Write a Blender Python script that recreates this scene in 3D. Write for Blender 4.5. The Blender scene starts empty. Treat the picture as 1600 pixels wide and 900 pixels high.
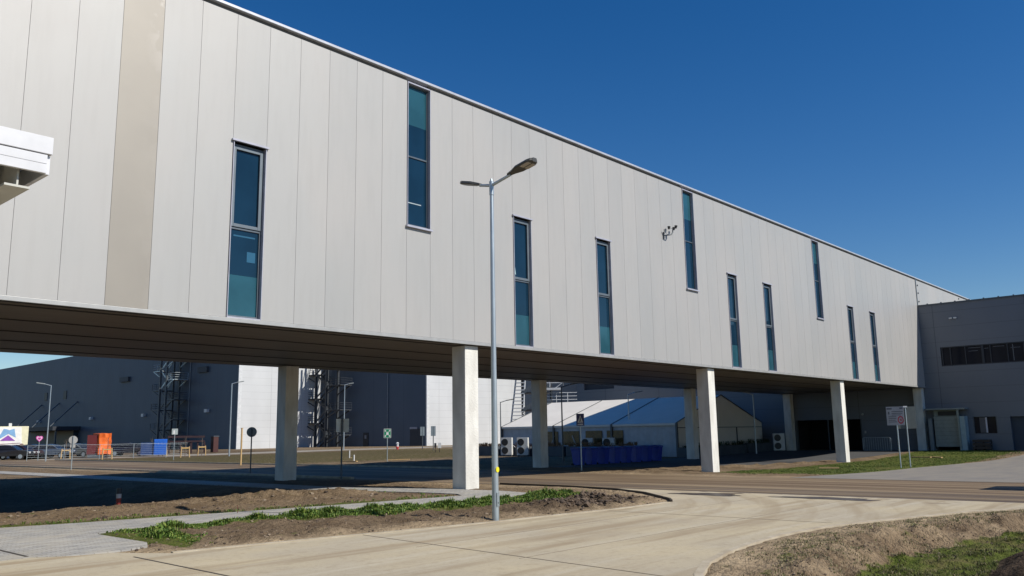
import bpy, bmesh, math, random
import numpy as np
from mathutils import Vector, Matrix
rnd = random.Random(7); rng = np.random.default_rng(7)
C = bpy.context.scene.collection
SC = bpy.context.scene

# ------------------------------------------------------------------ materials
def nodes_of(m):
    m.use_nodes = True
    return m.node_tree.nodes, m.node_tree.links
_cache = {}
def M(name, col, rough=0.6, metal=0.0, col2=None, scale=(3, 3, 3), nscale=1.0, bump=0.0, bscale=20.0, detail=6, spec=0.5, lo=0.35, hi=0.65):
    if name in _cache: return _cache[name]
    m = bpy.data.materials.new(name); n, l = nodes_of(m)
    b = n['Principled BSDF']
    b.inputs['Base Color'].default_value = (*col, 1)
    b.inputs['Roughness'].default_value = rough
    b.inputs['Metallic'].default_value = metal
    b.inputs['Specular IOR Level'].default_value = spec
    tc = n.new('ShaderNodeTexCoord')
    c2 = col2 if col2 else tuple(v * 0.86 for v in col)
    mp = n.new('ShaderNodeMapping'); mp.inputs['Scale'].default_value = scale
    l.new(tc.outputs['Object'], mp.inputs['Vector'])
    nz = n.new('ShaderNodeTexNoise'); nz.inputs['Scale'].default_value = nscale; nz.inputs['Detail'].default_value = detail
    l.new(mp.outputs[0], nz.inputs['Vector'])
    mr = n.new('ShaderNodeMapRange'); mr.inputs[1].default_value = lo; mr.inputs[2].default_value = hi
    l.new(nz.outputs['Fac'], mr.inputs[0])
    mx = n.new('ShaderNodeMix'); mx.data_type = 'RGBA'
    mx.inputs[6].default_value = (*col, 1); mx.inputs[7].default_value = (*c2, 1)
    l.new(mr.outputs[0], mx.inputs[0]); l.new(mx.outputs[2], b.inputs['Base Color'])
    if bump > 0:
        n2 = n.new('ShaderNodeTexNoise'); n2.inputs['Scale'].default_value = bscale; n2.inputs['Detail'].default_value = 8
        l.new(tc.outputs['Object'], n2.inputs['Vector'])
        bp = n.new('ShaderNodeBump'); bp.inputs['Strength'].default_value = bump; bp.inputs['Distance'].default_value = 0.03
        l.new(n2.outputs['Fac'], bp.inputs['Height']); l.new(bp.outputs[0], b.inputs['Normal'])
    _cache[name] = m
    return m

def math_node(n, l, op, a, b=None):
    k = n.new('ShaderNodeMath'); k.operation = op
    for i, v in enumerate((a, b)):
        if v is None: continue
        if isinstance(v, (int, float)): k.inputs[i].default_value = v
        else: l.new(v, k.inputs[i])
    return k.outputs[0]
def ramp(n, l, fac, a, b, c0, c1):
    mr = n.new('ShaderNodeMapRange'); mr.inputs[1].default_value = a; mr.inputs[2].default_value = b
    mr.inputs[3].default_value = c0; mr.inputs[4].default_value = c1; l.new(fac, mr.inputs[0]); return mr.outputs[0]
def mixc(n, l, fac, a, b, mode='MIX'):
    mx = n.new('ShaderNodeMix'); mx.data_type = 'RGBA'; mx.blend_type = mode
    for i, v in ((0, fac), (6, a), (7, b)):
        if isinstance(v, (int, float)): mx.inputs[i].default_value = v
        elif isinstance(v, tuple): mx.inputs[i].default_value = (*v, 1)
        else: l.new(v, mx.inputs[i])
    return mx.outputs[2]
def noise(n, l, vec, scale, detail=6, stretch=None, rot=None):
    if stretch or rot:
        mp = n.new('ShaderNodeMapping')
        if stretch: mp.inputs['Scale'].default_value = stretch
        if rot: mp.inputs['Rotation'].default_value = (0, 0, rot)
        l.new(vec, mp.inputs['Vector']); vec = mp.outputs[0]
    nz = n.new('ShaderNodeTexNoise'); nz.inputs['Scale'].default_value = scale; nz.inputs['Detail'].default_value = detail
    l.new(vec, nz.inputs['Vector']); return nz.outputs['Fac']

SEAM0, PITCH = 9.745, 0.9797
def mat_cladding():
    m = bpy.data.materials.new('grey_metal_cladding'); n, l = nodes_of(m); b = n['Principled BSDF']
    tc = n.new('ShaderNodeTexCoord'); o = tc.outputs['Object']
    sx = n.new('ShaderNodeSeparateXYZ'); l.new(o, sx.inputs[0])
    k = math_node(n, l, 'FLOOR', math_node(n, l, 'DIVIDE', math_node(n, l, 'SUBTRACT', sx.outputs[0], SEAM0), PITCH))
    wn = n.new('ShaderNodeTexWhiteNoise'); wn.noise_dimensions = '1D'; l.new(k, wn.inputs['W'])
    big = noise(n, l, o, 0.35, 4, (1, 1, .6))
    fine = noise(n, l, o, 2.2, 8, (3.0, 3.0, .35))
    c = mixc(n, l, ramp(n, l, wn.outputs[0], 0, 1, 0, 1), (.344, .344, .338), (.370, .367, .358))
    c = mixc(n, l, ramp(n, l, big, .4, .65, 0, .5), c, (.378, .362, .350))
    c = mixc(n, l, ramp(n, l, fine, .45, .75, 0, .22), c, (.30, .295, .285))
    spk = noise(n, l, o, 60, 2)
    c = mixc(n, l, ramp(n, l, spk, .55, .8, 0, .15), c, (.28, .27, .26))
    l.new(c, b.inputs['Base Color'])
    b.inputs['Metallic'].default_value = 0.12
    l.new(ramp(n, l, big, .3, .7, .46, .56), b.inputs['Roughness'])
    bp = n.new('ShaderNodeBump'); bp.inputs['Strength'].default_value = .25; bp.inputs['Distance'].default_value = .01
    l.new(noise(n, l, o, .9, 2), bp.inputs['Height']); l.new(bp.outputs[0], b.inputs['Normal'])
    return m

def mat_film():
    m = bpy.data.materials.new('beige_panel_with_film_residue'); n, l = nodes_of(m); b = n['Principled BSDF']
    tc = n.new('ShaderNodeTexCoord'); o = tc.outputs['Object']
    sx = n.new('ShaderNodeSeparateXYZ'); l.new(o, sx.inputs[0])
    side = ramp(n, l, sx.outputs[0], 8.35, 8.72, 0, 1)
    up = ramp(n, l, sx.outputs[2], 10.2, 12.6, 0.1, 1)
    nn = ramp(n, l, noise(n, l, o, 2.4, 10, (1.2, 1, .9)), .48, .56, 0, 1)
    fac = math_node(n, l, 'MULTIPLY', math_node(n, l, 'MULTIPLY', side, up), nn)
    c = mixc(n, l, ramp(n, l, noise(n, l, o, .8, 5), .4, .6, 0, 1), (.262, .242, .212), (.275, .254, .222))
    c = mixc(n, l, math_node(n, l, 'MULTIPLY', fac, .7), c, (.40, .375, .35))
    l.new(c, b.inputs['Base Color']); b.inputs['Roughness'].default_value = .5; b.inputs['Metallic'].default_value = .2
    return m

def mat_hall(name, c1, seam_axis, pitch, horiz=0.0, metal=0.2, spec=.5):
    """metal wall cladding with thin dark joints every `pitch` metres along an axis, optional horizontal joints"""
    m = bpy.data.materials.new(name); n, l = nodes_of(m); b = n['Principled BSDF']
    tc = n.new('ShaderNodeTexCoord'); o = tc.outputs['Object']
    sx = n.new('ShaderNodeSeparateXYZ'); l.new(o, sx.inputs[0])
    def joint(out, p, w):
        f = math_node(n, l, 'FRACT', math_node(n, l, 'DIVIDE', out, p))
        return math_node(n, l, 'LESS_THAN', f, w / p)
    j = joint(sx.outputs[seam_axis], pitch, .05 if pitch > 3 else .02)
    c = mixc(n, l, ramp(n, l, noise(n, l, o, .3, 5, (1, 1, .5)), .35, .65, 0, 1), c1, tuple(v * .9 for v in c1))
    if horiz:
        h = joint(sx.outputs[2], horiz, .045)
        c = mixc(n, l, math_node(n, l, 'MULTIPLY', h, .3), c, tuple(v * .35 for v in c1))
    c = mixc(n, l, math_node(n, l, 'MULTIPLY', j, .55), c, tuple(v * .3 for v in c1))
    l.new(c, b.inputs['Base Color']); b.inputs['Roughness'].default_value = .55; b.inputs['Metallic'].default_value = metal
    b.inputs['Specular IOR Level'].default_value = spec
    return m

def mat_ground():
    m = bpy.data.materials.new('bare_soil_and_grass'); n, l = nodes_of(m); b = n['Principled BSDF']
    tc = n.new('ShaderNodeTexCoord'); o = tc.outputs['Object']
    at = n.new('ShaderNodeVertexColor'); at.layer_name = 'zone'
    sp = n.new('ShaderNodeSeparateColor'); l.new(at.outputs[0], sp.inputs[0])
    a = noise(n, l, o, .9, 10); f = noise(n, l, o, 9, 10); g = noise(n, l, o, 34, 6)
    dirt = mixc(n, l, ramp(n, l, a, .35, .65, 0, 1), (.145, .101, .060), (.225, .164, .103))
    dirt = mixc(n, l, ramp(n, l, f, .5, .72, 0, .75), dirt, (.070, .048, .033))
    dirt = mixc(n, l, ramp(n, l, g, .56, .75, 0, .7), dirt, (.34, .27, .19))
    pale = mixc(n, l, ramp(n, l, f, .35, .65, 0, 1), (.45, .345, .225), (.32, .245, .155))
    dirt = mixc(n, l, math_node(n, l, 'MULTIPLY', sp.outputs[1], ramp(n, l, a, .3, .6, .45, 1)), dirt, pale)
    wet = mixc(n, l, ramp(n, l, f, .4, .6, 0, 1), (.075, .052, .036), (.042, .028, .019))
    dirt = mixc(n, l, math_node(n, l, 'MULTIPLY', sp.outputs[2], .9), dirt, wet)  # wet soil tone, also used to paint the shade of the hollow
    gr = mixc(n, l, ramp(n, l, f, .35, .65, 0, 1), (.062, .085, .014), (.11, .125, .028))
    gr = mixc(n, l, ramp(n, l, noise(n, l, o, 2.3, 8), .50, .70, 0, .85), gr, (.135, .108, .05))
    gr = mixc(n, l, ramp(n, l, g, .5, .8, 0, .6), gr, (.045, .06, .012))
    thr = math_node(n, l, 'SUBTRACT', math_node(n, l, 'ADD', sp.outputs[0], math_node(n, l, 'MULTIPLY', noise(n, l, o, 3.2, 10), 1.0)), .98)
    sy = n.new('ShaderNodeSeparateXYZ'); l.new(o, sy.inputs[0])
    gr = mixc(n, l, ramp(n, l, sy.outputs[1], 30, 44, 0, .85), gr, mixc(n, l, ramp(n, l, a, .4, .6, 0, 1), (.10, .078, .035), (.075, .066, .026)))
    c = mixc(n, l, ramp(n, l, thr, -.04, .10, 0, 1), dirt, gr)
    l.new(c, b.inputs['Base Color']); b.inputs['Roughness'].default_value = .95; b.inputs['Specular IOR Level'].default_value = .1
    bp = n.new('ShaderNodeBump'); bp.inputs['Strength'].default_value = 1.0; bp.inputs['Distance'].default_value = .09
    l.new(math_node(n, l, 'ADD', f, math_node(n, l, 'MULTIPLY', g, .5)), bp.inputs['Height']); l.new(bp.outputs[0], b.inputs['Normal'])
    return m

def mat_concrete_road():
    m = bpy.data.materials.new('dusty_concrete_paving'); n, l = nodes_of(m); b = n['Principled BSDF']
    tc = n.new('ShaderNodeTexCoord'); o = tc.outputs['Object']
    a = noise(n, l, o, .5, 8); s1 = noise(n, l, o, 1.0, 9, (.16, 1.5, 1), .10); s2 = noise(n, l, o, 1.0, 9, (.22, 3.4, 1), -.28)
    f = noise(n, l, o, 14, 8); g = noise(n, l, o, 90, 3)
    c = mixc(n, l, ramp(n, l, a, .36, .62, 0, 1), (.44, .375, .258), (.385, .335, .25))
    c = mixc(n, l, ramp(n, l, s1, .50, .64, 0, .85), c, (.29, .228, .148))
    c = mixc(n, l, ramp(n, l, s2, .52, .70, 0, .6), c, (.46, .415, .325))
    c = mixc(n, l, ramp(n, l, f, .50, .75, 0, .3), c, (.25, .205, .145))
    c = mixc(n, l, ramp(n, l, g, .55, .8, 0, .5), c, (.18, .145, .10))
    # muddy rubber tracks from turning trucks, arcs about a centre beside the junction
    sx = n.new('ShaderNodeSeparateXYZ'); l.new(o, sx.inputs[0])
    dx = math_node(n, l, 'SUBTRACT', sx.outputs[0], 13.0); dy = math_node(n, l, 'SUBTRACT', sx.outputs[1], 19.5)
    rr = math_node(n, l, 'SQRT', math_node(n, l, 'ADD', math_node(n, l, 'MULTIPLY', dx, dx), math_node(n, l, 'MULTIPLY', dy, dy)))
    cb = n.new('ShaderNodeCombineXYZ'); l.new(math_node(n, l, 'MULTIPLY', rr, 1.6), cb.inputs[0]); l.new(math_node(n, l, 'MULTIPLY', sx.outputs[0], .12), cb.inputs[1])
    ar = noise(n, l, cb.outputs[0], 1.0, 6)
    msk = ramp(n, l, sx.outputs[0], 11.5, 18, 0, 1)
    c = mixc(n, l, math_node(n, l, 'MULTIPLY', ramp(n, l, ar, .50, .60, 0, .55), msk), c, (.28, .22, .14))
    c = mixc(n, l, ramp(n, l, noise(n, l, o, 3.5, 10), .55, .75, 0, .45), c, (.27, .215, .14))
    # puddle stains near the asphalt edge
    st = noise(n, l, o, 1.0, 4, (1.6, .75, 1))
    m2 = ramp(n, l, sx.outputs[0], 20.3, 21.2, 0, 1)
    c = mixc(n, l, math_node(n, l, 'MULTIPLY', ramp(n, l, st, .58, .62, 0, .9), m2), c, (.085, .058, .04))
    l.new(c, b.inputs['Base Color']); b.inputs['Roughness'].default_value = .85; b.inputs['Specular IOR Level'].default_value = .25
    bp = n.new('ShaderNodeBump'); bp.inputs['Strength'].default_value = .3; bp.inputs['Distance'].default_value = .008
    l.new(f, bp.inputs['Height']); l.new(bp.outputs[0], b.inputs['Normal'])
    return m

def mat_asphalt():
    m = bpy.data.materials.new('muddy_asphalt'); n, l = nodes_of(m); b = n['Principled BSDF']
    tc = n.new('ShaderNodeTexCoord'); o = tc.outputs['Object']
    a = noise(n, l, o, 1.0, 8, (1.1, .05, 1)); f = noise(n, l, o, 1.0, 8, (3.4, .06, 1)); g = noise(n, l, o, 60, 4)
    sx = n.new('ShaderNodeSeparateXYZ'); l.new(o, sx.inputs[0])
    c = mixc(n, l, ramp(n, l, sx.outputs[0], 23.6, 25.2, 0, 1), (.095, .070, .052), (.145, .098, .056))
    c = mixc(n, l, ramp(n, l, a, .45, .60, 0, .8), c, (.27, .20, .12))
    c = mixc(n, l, ramp(n, l, f, .50, .66, 0, .7), c, (.07, .050, .034))
    c = mixc(n, l, ramp(n, l, g, .5, .8, 0, .4), c, (.07, .055, .04))
    l.new(c, b.inputs['Base Color']); l.new(ramp(n, l, f, .4, .6, .62, .85), b.inputs['Roughness'])
    b.inputs['Specular IOR Level'].default_value = .3
    bp = n.new('ShaderNodeBump'); bp.inputs['Strength'].default_value = .35; bp.inputs['Distance'].default_value = .008
    l.new(g, bp.inputs['Height']); l.new(bp.outputs[0], b.inputs['Normal'])
    return m

def mat_pavers():
    m = bpy.data.materials.new('grey_block_paving'); n, l = nodes_of(m); b = n['Principled BSDF']
    tc = n.new('ShaderNodeTexCoord'); o = tc.outputs['Object']
    mp = n.new('ShaderNodeMapping'); l.new(o, mp.inputs[0]); mp.inputs['Rotation'].default_value = (0, 0, 0.02)
    br = n.new('ShaderNodeTexBrick'); l.new(mp.outputs[0], br.inputs['Vector'])
    br.inputs['Scale'].default_value = 1; br.inputs['Brick Width'].default_value = .2; br.inputs['Row Height'].default_value = .1
    br.inputs['Mortar Size'].default_value = .006; br.inputs['Bias'].default_value = 0
    br.inputs['Color1'].default_value = (.37, .355, .325, 1); br.inputs['Color2'].default_value = (.25, .245, .235, 1); br.inputs['Mortar'].default_value = (.115, .10, .08, 1)
    c = mixc(n, l, ramp(n, l, noise(n, l, o, 1.3, 8), .45, .65, 0, .6), br.outputs[0], (.37, .335, .27))
    c = mixc(n, l, ramp(n, l, noise(n, l, o, 1.0, 5, (.6, 4, 1)), .5, .65, 0, .35), c, (.44, .43, .40))
    l.new(c, b.inputs['Base Color']); b.inputs['Roughness'].default_value = .85
    bp = n.new('ShaderNodeBump'); bp.inputs['Strength'].default_value = .5; bp.inputs['Distance'].default_value = .006; bp.invert = True
    l.new(br.outputs['Fac'], bp.inputs['Height']); l.new(bp.outputs[0], b.inputs['Normal'])
    return m

def mat_glass(name, col, rough=.04):
    m = bpy.data.materials.new(name); n, l = nodes_of(m); b = n['Principled BSDF']
    tc = n.new('ShaderNodeTexCoord')
    c = mixc(n, l, ramp(n, l, noise(n, l, tc.outputs['Object'], .9, 3), .4, .6, 0, 1), col, tuple(v * .8 for v in col))
    l.new(c, b.inputs['Base Color']); b.inputs['Roughness'].default_value = rough; b.inputs['IOR'].default_value = 1.5
    bp = n.new('ShaderNodeBump'); bp.inputs['Strength'].default_value = .05; bp.inputs['Distance'].default_value = .02
    l.new(noise(n, l, tc.outputs['Object'], 1.2, 1), bp.inputs['Height']); l.new(bp.outputs[0], b.inputs['Normal'])
    return m

clad = mat_cladding(); film = mat_film()
white = M('white_coated_metal', (.62, .63, .64), .4, .1)
trim = M('pale_grey_trim', (.42, .42, .41), .4, .3)
dark = M('dark_joint', (.02, .02, .02), .8)
anth = M('grey_window_frame', (.12, .145, .17), .42, .3)
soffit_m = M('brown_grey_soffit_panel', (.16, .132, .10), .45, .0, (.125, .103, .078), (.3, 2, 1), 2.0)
conc = M('cast_concrete', (.72, .71, .66), .8, 0, (.56, .545, .50), (1.5, 1.5, .5), 1.8, .5, 22)
concd = M('grey_concrete', (.30, .30, .29), .85, 0, (.22, .22, .21), (1, 1, 1), 2.2, .2, 30)
galv = M('galvanised_steel', (.46, .52, .55), .42, .65, (.38, .44, .48), (4, 4, 1), 3)
lampm = M('lamp_housing_grey', (.075, .075, .07), .45, .3)
lens = M('lamp_lens', (.42, .38, .32), .25)
steel_d = M('dark_grey_steel', (.10, .115, .13), .5, .4)
white_s = M('white_sign_face', (.72, .72, .72), .5)
black = M('black_marking', (.02, .02, .022), .5)
glass_b = mat_glass('dark_blue_glass', (.006, .026, .050))
glass_t = mat_glass('teal_panel_glass', (.022, .085, .115), .12)
glass_d = mat_glass('dark_window_glass', (.012, .014, .022), .08); glass_d.node_tree.nodes['Principled BSDF'].inputs['Specular IOR Level'].default_value = .12
rubber = M('black_rubber', (.015, .015, .015), .8)
wood = M('pale_wood', (.52, .36, .17), .7, 0, (.40, .27, .13), (3, 3, 1), 4)
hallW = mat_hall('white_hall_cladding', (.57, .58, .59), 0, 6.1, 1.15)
hallX = mat_hall('hall_shaded_side_cladding', (.082, .108, .145), 1, 6.0, 0)  # sides of the white hall, their shade put into a darker colour
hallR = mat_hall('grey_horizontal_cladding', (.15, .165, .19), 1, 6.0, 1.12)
hallU = mat_hall('blue_grey_cladding', (.12, .16, .22), 1, 3.0, 0)

# ------------------------------------------------------------------ mesh helpers
class MB:
    def __init__(s): s.v = []; s.f = []; s.mi = []; s.sm = []
    def add(s, vs, fs, mi=0, smooth=False):
        o = len(s.v); s.v += [tuple(v) for v in vs]; s.f += [tuple(i + o for i in f) for f in fs]
        s.mi += [mi] * len(fs); s.sm += [smooth] * len(fs)
    def box(s, x0, x1, y0, y1, z0, z1, mi=0):
        s.add([(x0,y0,z0),(x1,y0,z0),(x1,y1,z0),(x0,y1,z0),(x0,y0,z1),(x1,y0,z1),(x1,y1,z1),(x0,y1,z1)],
              [(0,3,2,1),(4,5,6,7),(0,1,5,4),(1,2,6,5),(2,3,7,6),(3,0,4,7)], mi)
    def obox(s, c, ax, ay, az, mi=0):   # oriented box, half vectors
        c, ax, ay, az = map(Vector, (c, ax, ay, az)); vs = []
        for k in (-1, 1):
            for i, j in ((-1,-1),(1,-1),(1,1),(-1,1)): vs.append(c + ax*i + ay*j + az*k)
        s.add(vs, [(0,3,2,1),(4,5,6,7),(0,1,5,4),(1,2,6,5),(2,3,7,6),(3,0,4,7)], mi)
    def bar(s, a, b, w, h=None, mi=0):
        a, b = Vector(a), Vector(b); d = b - a; h = h or w
        if d.length < 1e-6: return
        dn = d.normalized(); up = Vector((0,0,1)) if abs(dn.z) < .95 else Vector((1,0,0))
        x = dn.cross(up).normalized(); y = x.cross(dn).normalized()
        s.obox((a+b)/2, x*w/2, d/2, y*h/2, mi)
    def cyl(s, a, b, r0, r1=None, n=12, mi=0, caps=True):
        a, b = Vector(a), Vector(b); r1 = r0 if r1 is None else r1
        d = (b - a).normalized(); up = Vector((0,0,1)) if abs(d.z) < .95 else Vector((1,0,0))
        x = d.cross(up).normalized(); y = d.cross(x).normalized(); vs = []
        for k in range(n):
            t = 2*math.pi*k/n; e = x*math.cos(t) - y*math.sin(t)
            vs += [a + e*r0, b + e*r1]
        s.add(vs, [(2*k, 2*((k+1)%n), 2*((k+1)%n)+1, 2*k+1) for k in range(n)], mi, True)
        if caps:
            s.add([vs[2*k] for k in range(n)][::-1], [tuple(range(n))], mi)
            s.add([vs[2*k+1] for k in range(n)], [tuple(range(n))], mi)
    def tube(s, pts, r, n=8, mi=0):
        for a, b in zip(pts, pts[1:]): s.cyl(a, b, r, r, n, mi)
    def poly(s, pts, mi=0): s.add(pts, [tuple(range(len(pts)))], mi)
    def prism(s, pts, off, mi=0):   # closed outline pts extruded by vector off
        n = len(pts); off = Vector(off); P = [Vector(p) for p in pts]; Q = [p + off for p in P]
        s.add(P + Q, [tuple(range(n))[::-1], tuple(range(n, 2*n))] + [(k, (k+1)%n, (k+1)%n + n, k + n) for k in range(n)], mi)
    def build(s, name, mats, parent=None, bevel=0, loc=None):
        me = bpy.data.meshes.new(name); me.from_pydata([tuple(v) for v in s.v], [], s.f)
        if not isinstance(mats, (list, tuple)): mats = [mats]
        for m in mats: me.materials.append(m)
        me.polygons.foreach_set('material_index', s.mi); me.polygons.foreach_set('use_smooth', s.sm)
        me.update()
        o = bpy.data.objects.new(name, me); C.objects.link(o)
        if loc: o.location = loc
        if parent: o.parent = parent
        if bevel:
            md = o.modifiers.new('bevel', 'BEVEL'); md.width = bevel; md.segments = 2; md.limit_method = 'ANGLE'
        return o
def thing(name, label, cat, loc=(0,0,0), rz=0, group=None):
    o = bpy.data.objects.new(name, None); C.objects.link(o); o.location = loc; o.rotation_euler = (0,0,rz)
    o['label'] = label; o['category'] = cat
    if group: o['group'] = group
    return o
def tag(o, label=None, cat=None, group=None, kind=None):
    if label: o['label'] = label
    if cat: o['category'] = cat
    if group: o['group'] = group
    if kind: o['kind'] = kind
    return o
def copy_tree(o, parent=None):
    c = o.copy(); C.objects.link(c)
    if parent: c.parent = parent
    for ch in [k for k in bpy.data.objects if k.parent == o]: copy_tree(ch, c)
    return c

# ------------------------------------------------------------------ terrain
def S(t, a, b):
    t = np.clip((np.asarray(t, float) - a)/(b - a), 0, 1); return t*t*(3 - 2*t)
def base(x, y):
    return -0.3*S(x,22,46)*(1-S(x,54,66))*(1-S(y,20,38)*.8)*S(y,-5,8)
def vnoise(x, y, seed=0):
    r = np.random.default_rng(seed).random((256, 256)); xi = np.floor(x).astype(int); yi = np.floor(y).astype(int)
    fx = x - xi; fy = y - yi; fx = fx*fx*(3-2*fx); fy = fy*fy*(3-2*fy)
    g = lambda i, j: r[(xi+i) % 256, (yi+j) % 256]
    return (g(0,0)*(1-fx) + g(1,0)*fx)*(1-fy) + (g(0,1)*(1-fx) + g(1,1)*fx)*fy - .5
def fbm(x, y, oct=4, seed=0):
    s = 0; a = 1
    for k in range(oct): s = s + a*vnoise(x*2**k + 17*k, y*2**k + 31*k, seed + k); a *= .55
    return s
def sdf(px, py, poly):
    d = np.full(px.shape, 1e18); ins = np.zeros(px.shape, bool); n = len(poly)
    for i in range(n):
        ax, ay = poly[i]; bx, by = poly[(i+1) % n]; ex, ey = bx-ax, by-ay
        wx, wy = px-ax, py-ay; t = np.clip((wx*ex + wy*ey)/(ex*ex + ey*ey + 1e-12), 0, 1)
        d = np.minimum(d, (wx-ex*t)**2 + (wy-ey*t)**2)
        c = ((ay > py) != (by > py)) & (px < (bx-ax)*(py-ay)/((by-ay) + 1e-12) + ax); ins ^= c
    return np.where(ins, -1, 1)*np.sqrt(d)

concrete_poly = [(-30, 12.7), (4.9, 13.95), (5.35, 13.62), (5.90, 13.45), (6.15, 13.0), (6.42, 12.62), (7.5, 12.42), (9.5, 12.05), (11.2, 11.72), (12.5, 11.5), (14.4, 11.32), (16.02, 11.1), (18.05, 11.08), (18.75, 11.45), (19.5, 12.25), (20.36, 13.16), (21.2, 14.68), (21.75, 16.6), (21.75, -2.0), (21.4, .5), (21.0, 2.6), (20.35, 4.08), (19.2, 4.75), (17.84, 5.22), (16.1, 5.80), (14.9, 6.08), (13.49, 6.20), (12.2, 6.12), (11.2, 5.97), (10.2, 5.72), (9.3, 5.33), (8.2, 4.6), (7.2, 3.6), (6.0, 2.4), (-30, -20)]
asphalt_poly = [(21.75, -60), (31.2, -60), (31.2, 160), (21.75, 160)]
side_poly = [(31.2, 13.9), (40.2, 13.65), (45, 13.7), (61, 11.95), (67.3, 11.6), (67.3, -60), (31.2, -60)]
plaza_poly = [(-12, 19.9), (6.16, 19.25), (7.53, 18.9), (9.79, 18.47), (11.24, 18.19), (12.83, 17.89), (15.86, 17.45), (17.2, 17.3), (17.6, 17.9), (17.55, 19.4), (17.2, 20.9), (16.75, 22.5), (16.6, 24.4),
   (17.95, 24.4), (18.5, 22.5), (18.9, 20.8), (19.15, 19.1), (19.2, 17.6), (18.95, 16.36), (17.95, 15.57), (17.1, 15.3), (15.2, 15.6), (13.88, 15.95), (11.8, 16.3), (10.2, 16.5), (8.78, 16.62), (7.3, 16.75), (6.83, 16.5), (6.80, 14.3), (6.6, 13.85), (6.15, 13.62), (5.35, 13.62), (4.9, 13.95), (-12, 13.4)]
far_walk_poly = [(16.6, 24.4), (17.95, 24.4), (18.0, 70), (16.5, 70)]
yard_poly = [(31.2, 88), (120, 88), (120, 96.5), (31.2, 96.5)]
apron_poly = [(42.0, 22.8), (67.3, 19.5), (67.3, 31), (42, 31.3), (36, 29.5)]

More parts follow.
